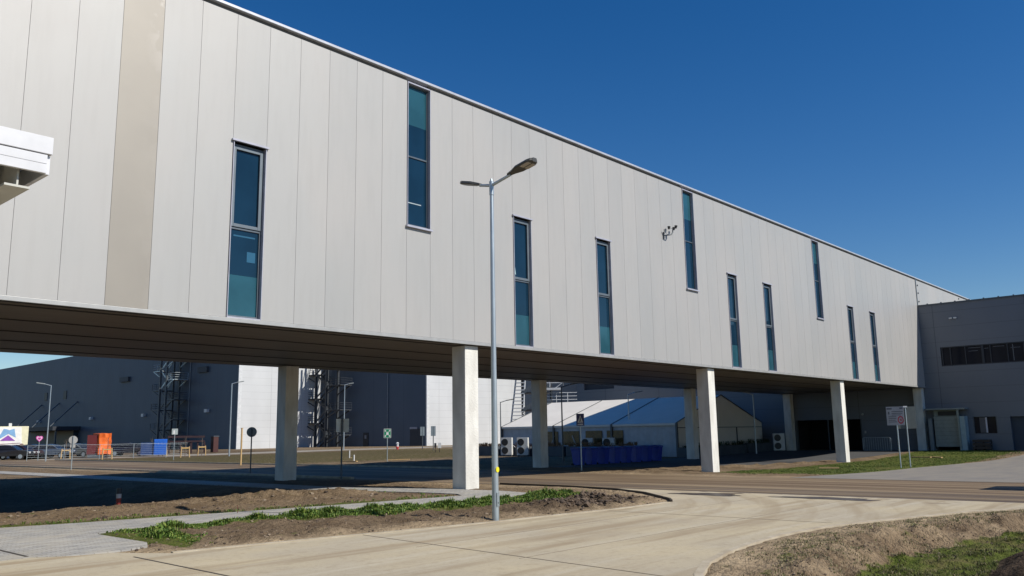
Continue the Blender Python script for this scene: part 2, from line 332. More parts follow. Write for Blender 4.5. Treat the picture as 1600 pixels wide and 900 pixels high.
def terrain(x, y):
    dc = sdf(x, y, concrete_poly); da = sdf(x, y, asphalt_poly); ds = sdf(x, y, side_poly)
    dp = sdf(x, y, plaza_poly); df = sdf(x, y, far_walk_poly); dy = sdf(x, y, yard_poly); dq = sdf(x, y, apron_poly)
    d = np.minimum.reduce([dc, da, ds, dp, df, dy, dq])
    near = 1 - S(np.hypot(x-12, y-10), 35, 80)
    h = base(x, y)
    n1 = fbm(x*.35, y*.35, 4, 1); n2 = fbm(x*1.7, y*1.7, 5, 9); n3 = fbm(x*5, y*5, 3, 21); n4 = fbm(x*4.5 + y*1.5, y*1.3 - x*.4, 3, 33)
    rough = (n1*.05 + n2*.035 + n3*.02)*S(d, 0, .7)*near
    h = h + rough + .015*S(d, 0, .3)
    # bank between the concrete and the block path
    left = (y > 11) & (y < 20) & (x > 5.5)
    strip = S(dc, .05, .9)*S(dp, .0, .8)*S(x, 6.2, 8)*(1-S(x, 18, 19.5))*np.where(left, 1, 0)*(1-S(y, 15.5, 17.5))
    h = h + strip*(.045 + .06*n2 + .03*n3)*(1-.5*S(x,8,10)*S(y,14,15.5))
    # clods heap by the junction
    heap = np.exp(-(((x-16.6)/1.6)**2 + ((y-12.55)/.75)**2)); h = h + heap*(.06 + .14*n2 + .12*n3)
    heap2 = np.exp(-(((x-17.8)/2.2)**2 + ((y-14.4)/.6)**2)); h = h + heap2*(.07 + .1*n3)
    # long spoil bank beyond the path, and the shaded hollow behind it
    bank = np.exp(-((y-(21.6 - .10*(x-8)))/1.1)**2)*S(x, -10, 0)*(1-S(x, 16, 17.5))*S(dp, .1, 1.2); h = h + bank*(.05 + .06*n2)
    mound = np.exp(-(((x-14.2)/2.6)**2 + ((y-21.6)/1.2)**2)); h = h + mound*S(dp, 0, .8)*(.10 + .08*n2 + .05*n3)
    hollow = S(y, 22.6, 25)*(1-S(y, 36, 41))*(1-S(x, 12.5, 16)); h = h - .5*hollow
    # brown bank on the far side of the asphalt
    bk = S(y, 19.5, 21.5)*(1-S(y, 22.5, 24))*S(x, 31.8, 34)*(1-S(x, 60, 64)); h = h + bk*(.08 + .10*n2)*S(dq, .1, .8)
    # ditch in front on the right
    right = np.where((dc > 0) & (y < 7) & (x > 2) & (x < 21.7), 1., 0.)*S(21.7-x, .0, 1.5)
    inner = S(dc + .3*n1, 1.15, 1.75) - S(dc, 2.9, 3.8)*1.5
    h = h + right*(-.24*inner + S(dc, .2, 1.3)*(.0 + .05*n2 + .045*n3)) + right*S(dc, .8, 1.2)*(1-S(dc, 1.6, 2.1))*(.10*n2 + .06*n4)
    h = np.where(d < 0.03, base(x, y) - .06, h)
    far = S(np.hypot(x, y), 160, 400); h = h*(1-far)
    # zones
    grass = .30*near + .25*(1-near)
    grass = grass + .3*S(y, 44, 52)*np.where(x > 31, 1, 0)*(1-S(x, 70, 88))*(1-S(y,80,90))
    lawn = S(y, 12.5, 13.6)*(1-S(y, 18.4, 20.0))*S(x + .9*n1, 33.5, 36.5)*(1-S(x, 66, 67)); grass = np.maximum(grass, lawn*.95)
    grass = grass - bk*.3
    ditch = right*S(dc, 1.5, 1.8)*(1-S(dc, 3.0, 3.4)); grass = np.where(right > 0, .24 + .5*ditch + .16*right*S(dc,.45,.8)*(1-S(dc,.9,1.2)) - .2*S(dc, 3.1, 3.4), grass)
    weeds = S(dp, 0, .1)*(1-S(dp, .5 + .8*S(x,9.5,11.5), 1.1 + .9*S(x,9.5,11.5)))*S(dc,.6,1)*np.where((x>6.9)&(x<18.6)&(y<16.9), 1, 0); grass = grass + .42*weeds
    edge = np.exp(-((dp-.35)/.35)**2)*np.where(y > 17, 1, 0)*(1-S(x,15,17)); grass = grass + .30*edge
    rim = S(dp,0,.1)*(1-S(dp,.6,1.6))*np.where((x > 13) & (x<17.5) & (y < 16), 1, 0); grass += .3*rim
    pale = (1-S(dc, .1, 1.3))*np.where(dc > 0, 1, 0)*.9 + heap2*.4 + right*.45*np.clip(.5 + 1.5*n2, 0, 1)
    pale = np.maximum(pale, (1-S(da, .1, 2.0))*np.where(da > 0, .8, 0))
    pale = np.maximum(pale, .1*S(np.hypot(x,y), 40, 70)); wfar = .55*S(y, 55, 70)*(1-S(x, 60, 75))
    wet_shade = heap*.9 + .35*strip + right*S(dc, 2.95, 3.3) + .45*right*S(dc, 1.05, 1.25)*(1-S(dc, 1.55, 1.8))*np.clip(.3 + 2.0*n4, 0, 1) + .7*hollow + wfar
    return h, np.clip(grass, 0, 1), np.clip(pale, 0, 1), np.clip(wet_shade, 0, 1)

def axis(parts):
    out = []
    for a, b, s in parts: out.append(np.arange(a, b, s))
    return np.concatenate(out)
gx = np.concatenate([-np.geomspace(4, 1800, 26)[::-1] , axis([(-3.5, 3, .5), (3, 24, .085), (24, 70, .45), (70, 130, 2)]), np.geomspace(130, 1900, 22)])
gy = np.concatenate([-np.geomspace(2.2, 1800, 26)[::-1], axis([(-1.8, 1, .25), (1, 8, .07), (8, 25, .09), (25, 50, .4), (50, 130, 1.5)]), np.geomspace(131, 1900, 22)])
GX, GY = np.meshgrid(gx, gy, indexing='ij')
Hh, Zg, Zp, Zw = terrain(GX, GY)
nx, ny = GX.shape
me = bpy.data.meshes.new('ground'); nv = nx*ny
me.vertices.add(nv); me.vertices.foreach_set('co', np.stack([GX, GY, Hh], -1).reshape(-1).astype('f4'))
idx = np.arange(nv).reshape(nx, ny); q = np.stack([idx[:-1,:-1], idx[1:,:-1], idx[1:,1:], idx[:-1,1:]], -1).reshape(-1, 4)
me.loops.add(q.size); me.loops.foreach_set('vertex_index', q.reshape(-1).astype('i4'))
me.polygons.add(len(q)); me.polygons.foreach_set('loop_start', np.arange(0, q.size, 4, dtype='i4')); me.polygons.foreach_set('loop_total', np.full(len(q), 4, 'i4'))
me.polygons.foreach_set('use_smooth', np.ones(len(q), bool)); me.update(); me.validate()
ca = me.color_attributes.new('zone', 'FLOAT_COLOR', 'POINT')
ca.data.foreach_set('color', np.stack([Zg, Zp, Zw, np.ones_like(Zg)], -1).reshape(-1).astype('f4'))
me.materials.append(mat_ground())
ground = bpy.data.objects.new('ground', me); C.objects.link(ground); tag(ground, kind='structure')
def hz(x, y): return float(terrain(np.array([float(x)]), np.array([float(y)]))[0][0])

def sheet(name, poly, off, mat, skirt=.12, step=1.5):
    bm = bmesh.new(); bm.faces.new([bm.verts.new((x, y, 0)) for x, y in poly])
    bmesh.ops.triangulate(bm, faces=bm.faces[:])
    xs = [p[0] for p in poly]; ys = [p[1] for p in poly]
    for ax, lo, hi in ((0, min(xs), max(xs)), (1, min(ys), max(ys))):
        lo = max(lo, -40); hi = min(hi, 100); k = lo + step
        while k < hi:
            st = step if k < 75 else 8
            nrm = (1,0,0) if ax == 0 else (0,1,0); co = (k,0,0) if ax == 0 else (0,k,0)
            bmesh.ops.bisect_plane(bm, geom=bm.verts[:] + bm.edges[:] + bm.faces[:], plane_co=co, plane_no=nrm, dist=1e-5); k += st
    bmesh.ops.recalc_face_normals(bm, faces=bm.faces[:])
    if bm.faces[:] and sum(f.normal.z for f in bm.faces) < 0: bmesh.ops.reverse_faces(bm, faces=bm.faces[:])
    for v in bm.verts: v.co.z = float(base(v.co.x, v.co.y)) + off
    be = [e for e in bm.edges if e.is_boundary]
    r = bmesh.ops.extrude_edge_only(bm, edges=be)
    for v in [g for g in r['geom'] if isinstance(g, bmesh.types.BMVert)]: v.co.z -= skirt
    me = bpy.data.meshes.new(name); bm.to_mesh(me); bm.free(); me.materials.append(mat)
    o = bpy.data.objects.new(name, me); C.objects.link(o); return tag(o, kind='structure')
road_m = mat_asphalt(); cr = mat_concrete_road(); pv = mat_pavers()
sheet('asphalt_road', asphalt_poly, .004, road_m, .1)
sheet('side_road', side_poly, .008, M('worn_grey_asphalt', (.165, .152, .138), .85, 0, (.205, .185, .155), (.4, 1.2, 1), 1.2, .3, 60), .1)
sheet('concrete_road', concrete_poly, .016, cr)
sheet('block_path', plaza_poly, .02, pv)
sheet('far_path', far_walk_poly, .02, pv, step=3)
sheet('yard_road', yard_poly, .01, M('pale_gravel_road', (.30, .27, .22), .9, 0, (.22, .19, .15), (1,1,1), .6), step=6)
sheet('loading_apron', apron_poly, .012, M('grey_apron', (.07, .07, .072), .85, 0, (.05, .05, .052), (1,1,1), .8, .3, 40), step=2)

def strip(name, pts, w, h, z, mat, label=None, kind='structure', closed=False):
    """kerb or joint following a polyline: a ribbon of width w and height h"""
    mb = MB(); P = [Vector((a, b, 0)) for a, b in pts]; L = []; R_ = []
    for i, p in enumerate(P):
        t = (P[min(i+1, len(P)-1)] - P[max(i-1, 0)]).normalized(); nn = Vector((-t.y, t.x, 0))*w/2
        L.append(p + nn); R_.append(p - nn)
    vs = []
    for a, b in zip(L, R_):
        for q_, zz in ((a, 0), (a, h), (b, h), (b, 0)): vs.append((q_.x, q_.y, float(base(q_.x, q_.y)) + z + zz))
    fs = []
    for i in range(len(P)-1):
        for k in range(3): fs.append((4*i+k, 4*i+k+1, 4*i+k+5, 4*i+k+4))
    fs += [(0,3,2,1), (4*len(P)-4, 4*len(P)-3, 4*len(P)-2, 4*len(P)-1)]
    mb.add(vs, fs); o = mb.build(name, mat)
    return tag(o, kind=kind)
i0 = concrete_poly.index((20.35, 4.08)); rightedge = concrete_poly[i0-2:i0+13]
kerbm = M('pale_kerb_concrete', (.44, .385, .29), .85, 0, (.33, .275, .195), (1,1,1), 3, .3, 30)
strip('kerb', [(x - .01, y + .03) for x, y in rightedge], .11, .122, -.10, kerbm)
lc = concrete_poly[10:18]
strip('flush_kerb', [(x, y + .05) for x, y in concrete_poly[5:13]], .12, .13, -.10, kerbm)
strip('steel_edging', [(18.25, 11.16), (18.72, 11.50), (19.43, 12.30), (20.28, 13.24), (21.1, 14.75), (21.60, 16.9), (21.72, 20)], .05, .165, -.10, M('black_edging', (.045, .035, .025), .8))
jm = M('expansion_joint', (.05, .042, .035), .9)
j1 = [(5.861, 12.712), (5.791, 10.210)]
strip('expansion_joint', [j1[0], (j1[0][0]*2.2 - j1[1][0]*1.2 + 0, j1[0][1])][:1] + [j1[1], (j1[1][0] + (j1[1][0]-j1[0][0])*3, j1[1][1] + (j1[1][1]-j1[0][1])*3)], .03, .004, .0165, jm)
j2 = [(9.288, 9.445), (8.971, 6.218)]
j3 = [(4.904, 15.281), (4.892, 14.093)]
dj = M('faint_joint', (.20, .165, .12), .9)
strip('road_joint', [(j2[0][0]-(j2[1][0]-j2[0][0])*1.2, j2[0][1]-(j2[1][1]-j2[0][1])*1.2), j2[0], j2[1], (j2[1][0]*2-j2[0][0], j2[1][1]*2-j2[0][1])], .018, .004, .0165, dj)
strip('drain_joint', [(j3[0][0]-(j3[1][0]-j3[0][0])*4, j3[0][1]-(j3[1][1]-j3[0][1])*4), j3[0], j3[1]], .05, .004, .0205, jm)
for yy in (7.9, 10.0):
    strip('slab_joint', [(9, yy+.05), (21.7, yy-.1)], .012, .003, .0165, dj)
strip('slab_joint', [(15.6, 6.2), (15.5, 11.1)], .012, .003, .0166, dj)
# far kerb lines beside the asphalt
strip('far_kerb', [(31.3, 32), (31.3, 85)], .15, .12, -.02, kerbm)
strip('far_kerb', [(21.65, 28), (21.65, 85)], .15, .12, -.02, kerbm)
for a, b in ((1105, 773), (1290, 780)): pass

# ------------------------------------------------------------------ grass, weeds and clods (stuff)
def leafmesh(name, pts, hmin, hmax, wid, mats, label, nleaf=7, spread=.5, cat='weeds'):
    V = []; F = []; MI = []
    for x, y, z, s in pts:
        k = max(3, int(nleaf*(.6 + .8*rnd.random())))
        for _ in range(k):
            a = rnd.random()*6.283; h = (hmin + (hmax-hmin)*rnd.random())*s; w = wid*(.6 + .9*rnd.random())
            lean = spread*(.3 + rnd.random()); ox = x + rnd.gauss(0, .03); oy = y + rnd.gauss(0, .03)
            dx, dy = math.cos(a), math.sin(a); px, py = -dy*w/2, dx*w/2; o = len(V)
            m1 = (ox + dx*h*lean*.35, oy + dy*h*lean*.35, z + h*.62); t1 = (ox + dx*h*lean, oy + dy*h*lean, z + h*(1 - .35*lean))
            V += [(ox-px*.5, oy-py*.5, z-.02), (ox+px*.5, oy+py*.5, z-.02), (m1[0]+px, m1[1]+py, m1[2]), (m1[0]-px, m1[1]-py, m1[2]), t1]
            F += [(o, o+1, o+2, o+3), (o+3, o+2, o+4)]; i = rnd.randrange(len(mats)); MI += [i, i]
    me = bpy.data.meshes.new(name); me.from_pydata(V, [], F)
    for m in mats: me.materials.append(m)
    me.polygons.foreach_set('material_index', MI); me.update()
    o = bpy.data.objects.new(name, me); C.objects.link(o); return tag(o, label, cat, kind='stuff')
def leafmat(name, c):
    m = M(name, c, .6, 0, tuple(v*.7 for v in c), (1,1,1), 3, spec=.3); return m
gA = [leafmat('leaf_fresh', (.12, .20, .028)), leafmat('leaf_deep', (.06, .115, .018)), leafmat('leaf_yellow', (.19, .235, .045)), leafmat('leaf_mid', (.09, .16, .025))]
gB = [leafmat('turf_green', (.075, .098, .018)), leafmat('turf_straw', (.19, .16, .08)), leafmat('turf_olive', (.11, .12, .03))]
def scatter(n, x0, x1, y0, y1, fn):
    x = rng.uniform(x0, x1, n); y = rng.uniform(y0, y1, n); w = fn(x, y); keep = rng.random(n) < w
    x, y = x[keep], y[keep]; z = terrain(x, y)[0]; return x, y, z
def wfun(x, y):
    dc = sdf(x, y, concrete_poly); dp = sdf(x, y, plaza_poly); n = fbm(x*1.1, y*1.1, 3, 5) ; n2 = fbm(x*.5, y*.5, 2, 15)
    a = S(dp, -.02, .06)*(1-S(dp, .45 + .75*S(x,9.5,11.5) + .8*n2, .9 + .9*S(x,9.5,11.5) + 1.0*n2))*S(dc, .8, 1.2)*S(x, 7.0, 7.8)*(1-S(x, 17.8, 18.6))*(y < 16.9)
    return a*np.clip(.85 + 1.1*n, 0, 1)
x, y, z = scatter(42000, 6.8, 18.7, 12.2, 17.0, wfun)
leafmesh('weeds', [(a, b, c, .35 + 2.3*max(0, float(fbm(np.array([a*2.1]), np.array([b*2.1]), 2, 40)[0]) + .12)*(.6 + .8*rnd.random())) for a, b, c in zip(x, y, z)], .04, .105, .020, gA, 'bright green low weeds growing along the block path bank', 6, .8)
def wfun2(x, y):
    dp = sdf(x, y, plaza_poly); n = fbm(x*1.4, y*1.4, 3, 6)
    return S(dp, .02, .1)*(1-S(dp, .35, .9))*(y > 17.2)*(x < 17)*np.clip(.30 + 1.4*n, 0, 1)
x, y, z = scatter(7000, -2, 17.5, 17.2, 21.5, wfun2)
leafmesh('verge_grass', [(a, b, c, .8) for a, b, c in zip(x, y, z)], .03, .10, .02, gA + gB, 'thin grass tufts on the far edge of the block path', 6, .7, 'grass')
def wfun3(x, y):
    dc = sdf(x, y, concrete_poly); n = fbm(x*.9, y*.9, 3, 8)
    a = S(dc, 1.45, 1.9)*(1-S(dc, 3.0, 3.3)) + .12*S(dc, .35, .8)*(1-S(dc, 1.0, 1.3))
    n_ = fbm(x*3.1, y*3.1, 3, 88); return a*np.clip(.35 + 1.6*n + 1.8*n_, 0, 1)*(dc > .2)*(y < 6.5)
x, y, z = scatter(26000, 6, 21.5, -.6, 6.2, wfun3)
leafmesh('ditch_grass', [(a, b, c, .45 + .8*rnd.random()) for a, b, c in zip(x, y, z)], .02, .065, .010, gB + gB[1:2] + gB[2:3], 'short green and straw grass in the ditch beside the kerb', 6, .9, 'grass')
def wfun4(x, y): return np.clip(.5 + fbm(x*.5, y*.5, 2, 3), 0, 1)*(sdf(x, y, side_poly) > .1)*(sdf(x, y, apron_poly) > .1)
x, y, z = scatter(16000, 34.5, 67, 12.2, 18.9, wfun4)
leafmesh('lawn_grass', [(a, b, c, 1) for a, b, c in zip(x, y, z)], .02, .05, .02, [leafmat('lawn_green', (.085, .125, .02)), leafmat('lawn_pale', (.12, .16, .03))], 'green lawn strip between the asphalt and the right hall', 4, .8, 'lawn')

def wfun5(x, y):
    dc = sdf(x, y, concrete_poly); n = fbm(x*1.6, y*1.6, 3, 55); return S(dc, .15, .5)*(1-S(dc, 1.7, 2.1))*np.clip(.35 + 1.6*n, 0, 1)*(dc > .12)*(y < 6.5)
x, y, z = scatter(26000, 6, 21.5, -.6, 6.2, wfun5)
leafmesh('straw_tufts', [(a, b, c, .5 + .7*rnd.random()) for a, b, c in zip(x, y, z)], .012, .045, .008, [leafmat('straw_pale', (.40, .33, .20)), leafmat('straw_tan', (.30, .235, .14)), leafmat('straw_green', (.13, .15, .04))], 'dry pale straw lying on the shoulder beside the kerb', 6, 1.5, 'dry grass')
def clods(name, n, x0, x1, y0, y1, fn, smin, smax, mats, label):
    x, y, z = scatter(n, x0, x1, y0, y1, fn); V = []; F = []; MI = []
    ico = [(0,0,1),(.89,0,.45),(.28,.85,.45),(-.72,.53,.45),(-.72,-.53,.45),(.28,-.85,.45),(.72,.53,-.45),(-.28,.85,-.45),(-.89,0,-.45),(-.28,-.85,-.45),(.72,-.53,-.45),(0,0,-1)]
    tf = [(0,1,2),(0,2,3),(0,3,4),(0,4,5),(0,5,1),(1,6,2),(2,7,3),(3,8,4),(4,9,5),(5,10,1),(6,7,2),(7,8,3),(8,9,4),(9,10,5),(10,6,1),(11,7,6),(11,8,7),(11,9,8),(11,10,9),(11,6,10)]
    for a, b, c in zip(x, y, z):
        s = smin*(smax/smin)**(rnd.random()**2.2); o = len(V); fz = .5 + .4*rnd.random(); i = rnd.randrange(len(mats))
        for p in ico:
            k = s*(.7 + .6*rnd.random()); V.append((a + p[0]*k*1.2, b + p[1]*k, c + p[2]*k*fz + s*.2))
        F += [tuple(o + t for t in f) for f in tf]; MI += [i]*20
    me = bpy.data.meshes.new(name); me.from_pydata(V, [], F)
    for m in mats: me.materials.append(m)
    me.polygons.foreach_set('material_index', MI); me.update()
    o = bpy.data.objects.new(name, me); C.objects.link(o); return tag(o, label, 'soil clods', kind='stuff')
cm = [M('clod_brown', (.12, .085, .058), .95, bump=.5), M('clod_pale', (.24, .185, .13), .95, bump=.5), M('clod_dark', (.06, .042, .03), .95)]
def cfun(x, y):
    d = np.minimum(sdf(x, y, concrete_poly), sdf(x, y, plaza_poly)); n = fbm(x*1.2, y*1.2, 3, 70)
    return (d > .05)*np.clip(.25 + 1.1*n, 0, 1)*(y < 18)
clods('soil_clods', 6500, 6.2, 21, 11.2, 16.5, cfun, .008, .035, cm, 'loose brown clods on the bank along the concrete road')
clods('heap_clods', 2600, 15, 18.8, 11.5, 13.6, lambda x, y: np.exp(-(((x-16.7)/1.2)**2 + ((y-12.55)/.6)**2))*(sdf(x, y, concrete_poly) > .12), .02, .075, cm[:1] + cm[2:], 'dark heap of soil clods at the junction corner')
clods('ditch_clods', 9000, 8.5, 21.5, 0, 6, lambda x, y: (sdf(x, y, concrete_poly) > .08)*(.10 + .45*S(sdf(x, y, concrete_poly), .7, 1.1)*(1-S(sdf(x, y, concrete_poly), 1.5, 2.0)))*(fbm(x*1.3, y*1.3, 3, 77) > -.1), .005, .024, cm, 'crumbled soil along the kerb above the ditch')
clods('bank_clods', 900, 4, 17, 19.2, 24, lambda x, y: (sdf(x, y, plaza_poly) > .3)*.5, .015, .06, cm, 'loose clods on the spoil bank behind the block path')

# ------------------------------------------------------------------ the raised office wing
YF, YB, ZB, ZT = 19.03, 30.35, 4.56, 12.92
BX0, BX1 = 9.745 - 42*PITCH, 100.0
bridge = thing('office_building', 'long raised grey-clad office wing standing on two rows of concrete columns', 'office building', (0, 0, 0))
wins_low = [10.73, 21.46, 26.30, 37.02, 40.96, 52.86, 56.84]; wins_high = [16.62, 33.05, 47.86]
def seam_idx(x): return round((x - SEAM0)/PITCH)
low = {seam_idx(x) for x in wins_low}; high = {seam_idx(x) for x in wins_high}
k0, k1 = -42, 59
g = .004; d0, d1 = YF, YF + .06
wall = MB(); film_mb = MB(); kfilm = seam_idx(7.79)
ZW0, ZW1 = ZB + .11, ZT - .20
for k in range(k0, k1):
    a, b = SEAM0 + k*PITCH + g, SEAM0 + (k+1)*PITCH - g
    segs = [(ZW0, ZW1)]
    if k in low: segs = [(9.24, ZW1)]
    if k in high: segs = [(ZW0, 8.05)]
    for z0, z1 in segs: (film_mb if k == kfilm else wall).box(a, b, d0, d1, z0, z1)
wall.box(SEAM0 + k1*PITCH + .05, BX1, d0, d1, ZW0, ZW1)
wo = wall.build('cladding', clad, bridge)
tag(film_mb.build('cladding_panel', film, bridge), 'beige cladding panel with streaks of film residue')
bk = MB()
segx = []; cur = SEAM0 + k0*PITCH
back_cols = sorted([(k, 'l') for k in low] + [(k, 'h') for k in high])
for k, t in back_cols:
    a, b = SEAM0 + k*PITCH + .02, SEAM0 + (k+1)*PITCH - .02
    bk.box(cur, a, d1 + .003, d1 + .15, ZB + .02, ZT - .03)
    if t == 'l': bk.box(a, b, d1 + .003, d1 + .15, 9.24, ZT - .03)
    else: bk.box(a, b, d1 + .003, d1 + .15, ZB + .02, 8.05)
    cur = b
bk.box(cur, BX1, d1 + .003, d1 + .15, ZB + .02, ZT - .03)
bk.build('wall_core', M('joint_grey', (.13, .128, .125), .8), bridge)
rw = MB(); rw.box(BX0, BX1, YB - .15, YB, ZB + .02, ZT - .03); rw.box(BX0 - .1, BX0 - .003, YF, YB, ZB + .02, ZT - .03)
rw.build('rear_wall', clad, bridge)
rf = MB(); rf.box(BX0, BX1, YF + .22, YB - .16, ZT - .35, ZT - .12); rf.build('roof', concd, bridge)
cp = MB(); cp.box(BX0 - .15, BX1, YF - .05, YF + .35, ZT - .08, ZT); cp.box(BX0 - .15, BX1, YB - .3, YB + .05, ZT - .10, ZT)
cp.build('coping', M('bright_coping_metal', (.52, .54, .58), .35, .3), bridge, .01)
bt = MB(); bt.box(BX0, 67.4, YF - .035, YF + .10, ZB, ZB + .10); bt.build('base_trim', trim, bridge, .006)
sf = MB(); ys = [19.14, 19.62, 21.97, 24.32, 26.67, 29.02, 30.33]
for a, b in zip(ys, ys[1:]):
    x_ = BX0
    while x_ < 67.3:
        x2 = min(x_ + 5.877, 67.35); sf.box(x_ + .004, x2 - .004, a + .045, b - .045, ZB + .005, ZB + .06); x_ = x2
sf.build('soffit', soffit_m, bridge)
for a in ys[:-1]:
    e = MB(); e.box(BX0, 67.35, a - .075, a + .075, ZB - .004, ZB + .003); e.build('soffit_joint', dark, bridge)
sb = MB(); sb.box(BX0, 67.35, YF + .11, YB - .02, ZB + .09, ZB + .12); sb.build('soffit_backing', dark, bridge)
ej = MB(); ej.box(67.40, 67.50, YF - .045, YF - .002, 10.7, ZT - .11); ej.build('expansion_joint', anth, bridge)
for xx, zz in ((67.85, 12.35), (67.85, 11.75), (67.85, 11.1), (79.3, 12.55)):
    bl_ = MB(); bl_.cyl((xx, YF - .06, zz), (xx, YF, zz), .06, n=8); bl_.build('anchor_bolt', steel_d, bridge)

def office_window(k, kind, blind):
    xa = SEAM0 + k*PITCH; xb = xa + PITCH
    if kind == 'l': z0, z1, zm = 4.665, 9.24, 6.98
    else: z0, z1, zm = 8.05, 12.70, 10.30
    yg = YF + .115
    rv = MB()     # light sheet metal reveal round the opening
    rv.box(xa + .012, xa + .03, YF - .03, yg + .03, z0, z1); rv.box(xb - .03, xb - .012, YF - .03, yg + .03, z0, z1)
    if kind == 'l': rv.box(xa - .04, xb + .04, YF - .07, yg + .02, z1, z1 + .05); rv.box(xa + .031, xb - .031, YF - .02, yg + .03, z0 - .002, z0 + .03)
    else: rv.box(xa - .04, xb + .04, YF - .09, yg + .02, z0 - .06, z0); rv.box(xa + .031, xb - .031, YF - .02, yg + .03, z1 - .03, z1 + .01)
    w = rv.build('window', M('lilac_white_reveal', (.44, .44, .50), .35, .2), bridge)
    fr = MB(); X0, X1 = xa + .031, xb - .031; t = .045 if kind == 'h' else .05
    fr.box(X0 + t, X1 - t, yg - .03, yg + .04, z0 + .031, z0 + .031 + t); fr.box(X0 + t, X1 - t, yg - .03, yg + .04, z1 - .031 - t, z1 - .031)
    fr.box(X0, X0 + t, yg - .03, yg + .04, z0 + .031, z1 - .031); fr.box(X1 - t, X1, yg - .03, yg + .04, z0 + .031, z1 - .031)
    mt = .05
    fr.box(X0 + t, X1 - t, yg - .028, yg + .038, zm - mt/2, zm + mt/2)
    fr.build('frame', anth if kind == 'l' else M('slim_frame', (.10, .125, .15), .4, .3), w, .004)
    if kind == 'l':   # opening sash in the upper half
        sa = MB(); s0, s1 = zm + mt/2 + .01, z1 - .031 - t - .01; sx0, sx1 = X0 + t - .02, X1 - t + .02; q_ = .085
        sa.box(sx0, sx0 + q_, yg - .055, yg - .002, s0, s1); sa.box(sx1 - q_, sx1, yg - .055, yg - .002, s0, s1)
        sa.box(sx0 + q_, sx1 - q_, yg - .055, yg - .002, s0, s0 + q_); sa.box(sx0 + q_, sx1 - q_, yg - .055, yg - .002, s1 - q_, s1)
        for zz in (s0 + .25, (s0+s1)/2, s1 - .25): sa.box(sx0 - .03, sx0 + .012, yg - .075, yg - .035, zz, zz + .14)
        sa.build('sash', M('sash_grey', (.15, .18, .205), .42, .3), w, .006)
    pn = MB(); zs = z0 + 1.12 if kind == 'l' else z1 - blind
    if kind == 'l': pn.box(X0 + t, X1 - t, yg + .005, yg + .02, zs, z1 - .04)
    else: pn.box(X0 + t, X1 - t, yg + .005, yg + .02, z0 + .04, zs)
    pn.build('pane', glass_b, w)
    p2 = MB()
    if kind == 'l': p2.box(X0 + t, X1 - t, yg + .005, yg + .02, z0 + .04, zs - .003)
    else: p2.box(X0 + t, X1 - t, yg + .005, yg + .02, zs + .003, z1 - .04)
    p2.build('lower_pane' if kind == 'l' else 'upper_pane', glass_t, w)
    return w, X0 + t, X1 - t, yg, zm
for k in sorted(low):
    w, a, b, yg, zm = office_window(k, 'l', 0)
    if k == seam_idx(10.73):
        e = MB(); e.box(a + .50, a + .74, yg - .001, yg + .004, 6.15, 6.42); e.build('blind_reflection', M('pale_blue_reflection', (.02, .10, .18), .3), w); e = MB(); e.box(a + .1, b - .1, yg - .001, yg + .004, 6.78, 6.82); e.build('blind_reflection', M('pale_blue_reflection', (.02, .10, .18), .3), w)  # reflection of a blind, painted as thin pieces on the glass
    if k in (seam_idx(21.46),):
        e = MB(); e.prism([(a + .06, yg - .001, 7.25), (a + .17, yg - .001, 7.18), (a + .12, yg - .001, 7.5), (a + .07, yg - .001, 7.75)], (0, .004, 0)); e.build('curtain', M('pale_curtain', (.35, .50, .52), .6), w)
for k in sorted(high):
    w, a, b, yg, zm = office_window(k, 'h', 1.35)
    e = MB(); e.box(a, a + .62, yg - .001, yg + .004, 8.80, 8.83)
    if k == seam_idx(16.62): e.build('shelf_edge', M('pale_shelf', (.35, .42, .45), .5), w)
# columns
def column_mesh(x, y):
    c = MB(); zb = float(base(x, y)) - .3; c.box(x, x + .6, y, y + .6, zb, ZB - .02)
    o = c.build('column', conc, bridge, .015); return o
colx = [19.22 - 15.94*i for i in (2, 1)][:2] + [19.22, 35.0, 51.02, 66.75]
for x_ in (-12.7, 3.28, 19.22, 35.0, 51.02, 66.75):
    column_mesh(x_, YF + .13)
    column_mesh(x_, 29.25)

# weather sensor on the facade
p0 = (31.460, 10.184)
sx0, sz0 = p0
ws = thing('weather_sensor', 'small three-cup wind sensor on a curved arm beside a high window', 'wind sensor', (sx0, YF, sz0)); ws.scale = (.6, .6, .6)
e = MB(); e.box(-.05, .05, -.10, 0, -.25, .25); e.cyl((-.02, -.12, .1), (-.14, -.2, .42), .03, n=6); e.build('bracket', steel_d, ws)
e = MB(); pts = [(0, -.1, 0), (.2, -.35, .02), (.45, -.42, .08), (.62, -.45, .28), (.66, -.45, .55)]; e.tube(pts, .04); e.build('arm', steel_d, ws)
for a in (.3, 2.4, 4.5):
    e = MB(); cx_, cy_ = .66 + .3*math.cos(a), -.45 + .3*math.sin(a); e.cyl((.66, -.45, .58), (cx_, cy_, .60), .014, n=6); e.cyl((cx_, cy_, .52), (cx_ + .03, cy_, .72), .06, .12, 10); e.build('cup', black, ws)

# ------------------------------------------------------------------ right hall
XH, ZH = 67.4, 10.67
hall = thing('production_hall', 'dark grey hall with a ribbon window and loading door at the right', 'factory hall', (XH, 0, 0))
def loc(o): o.location = (-XH, 0, 0); return o
def hpart(name, mb, mats, bevel=0):
    o = mb.build(name, mats, hall, bevel); o.location = (-XH, 0, 0); return o
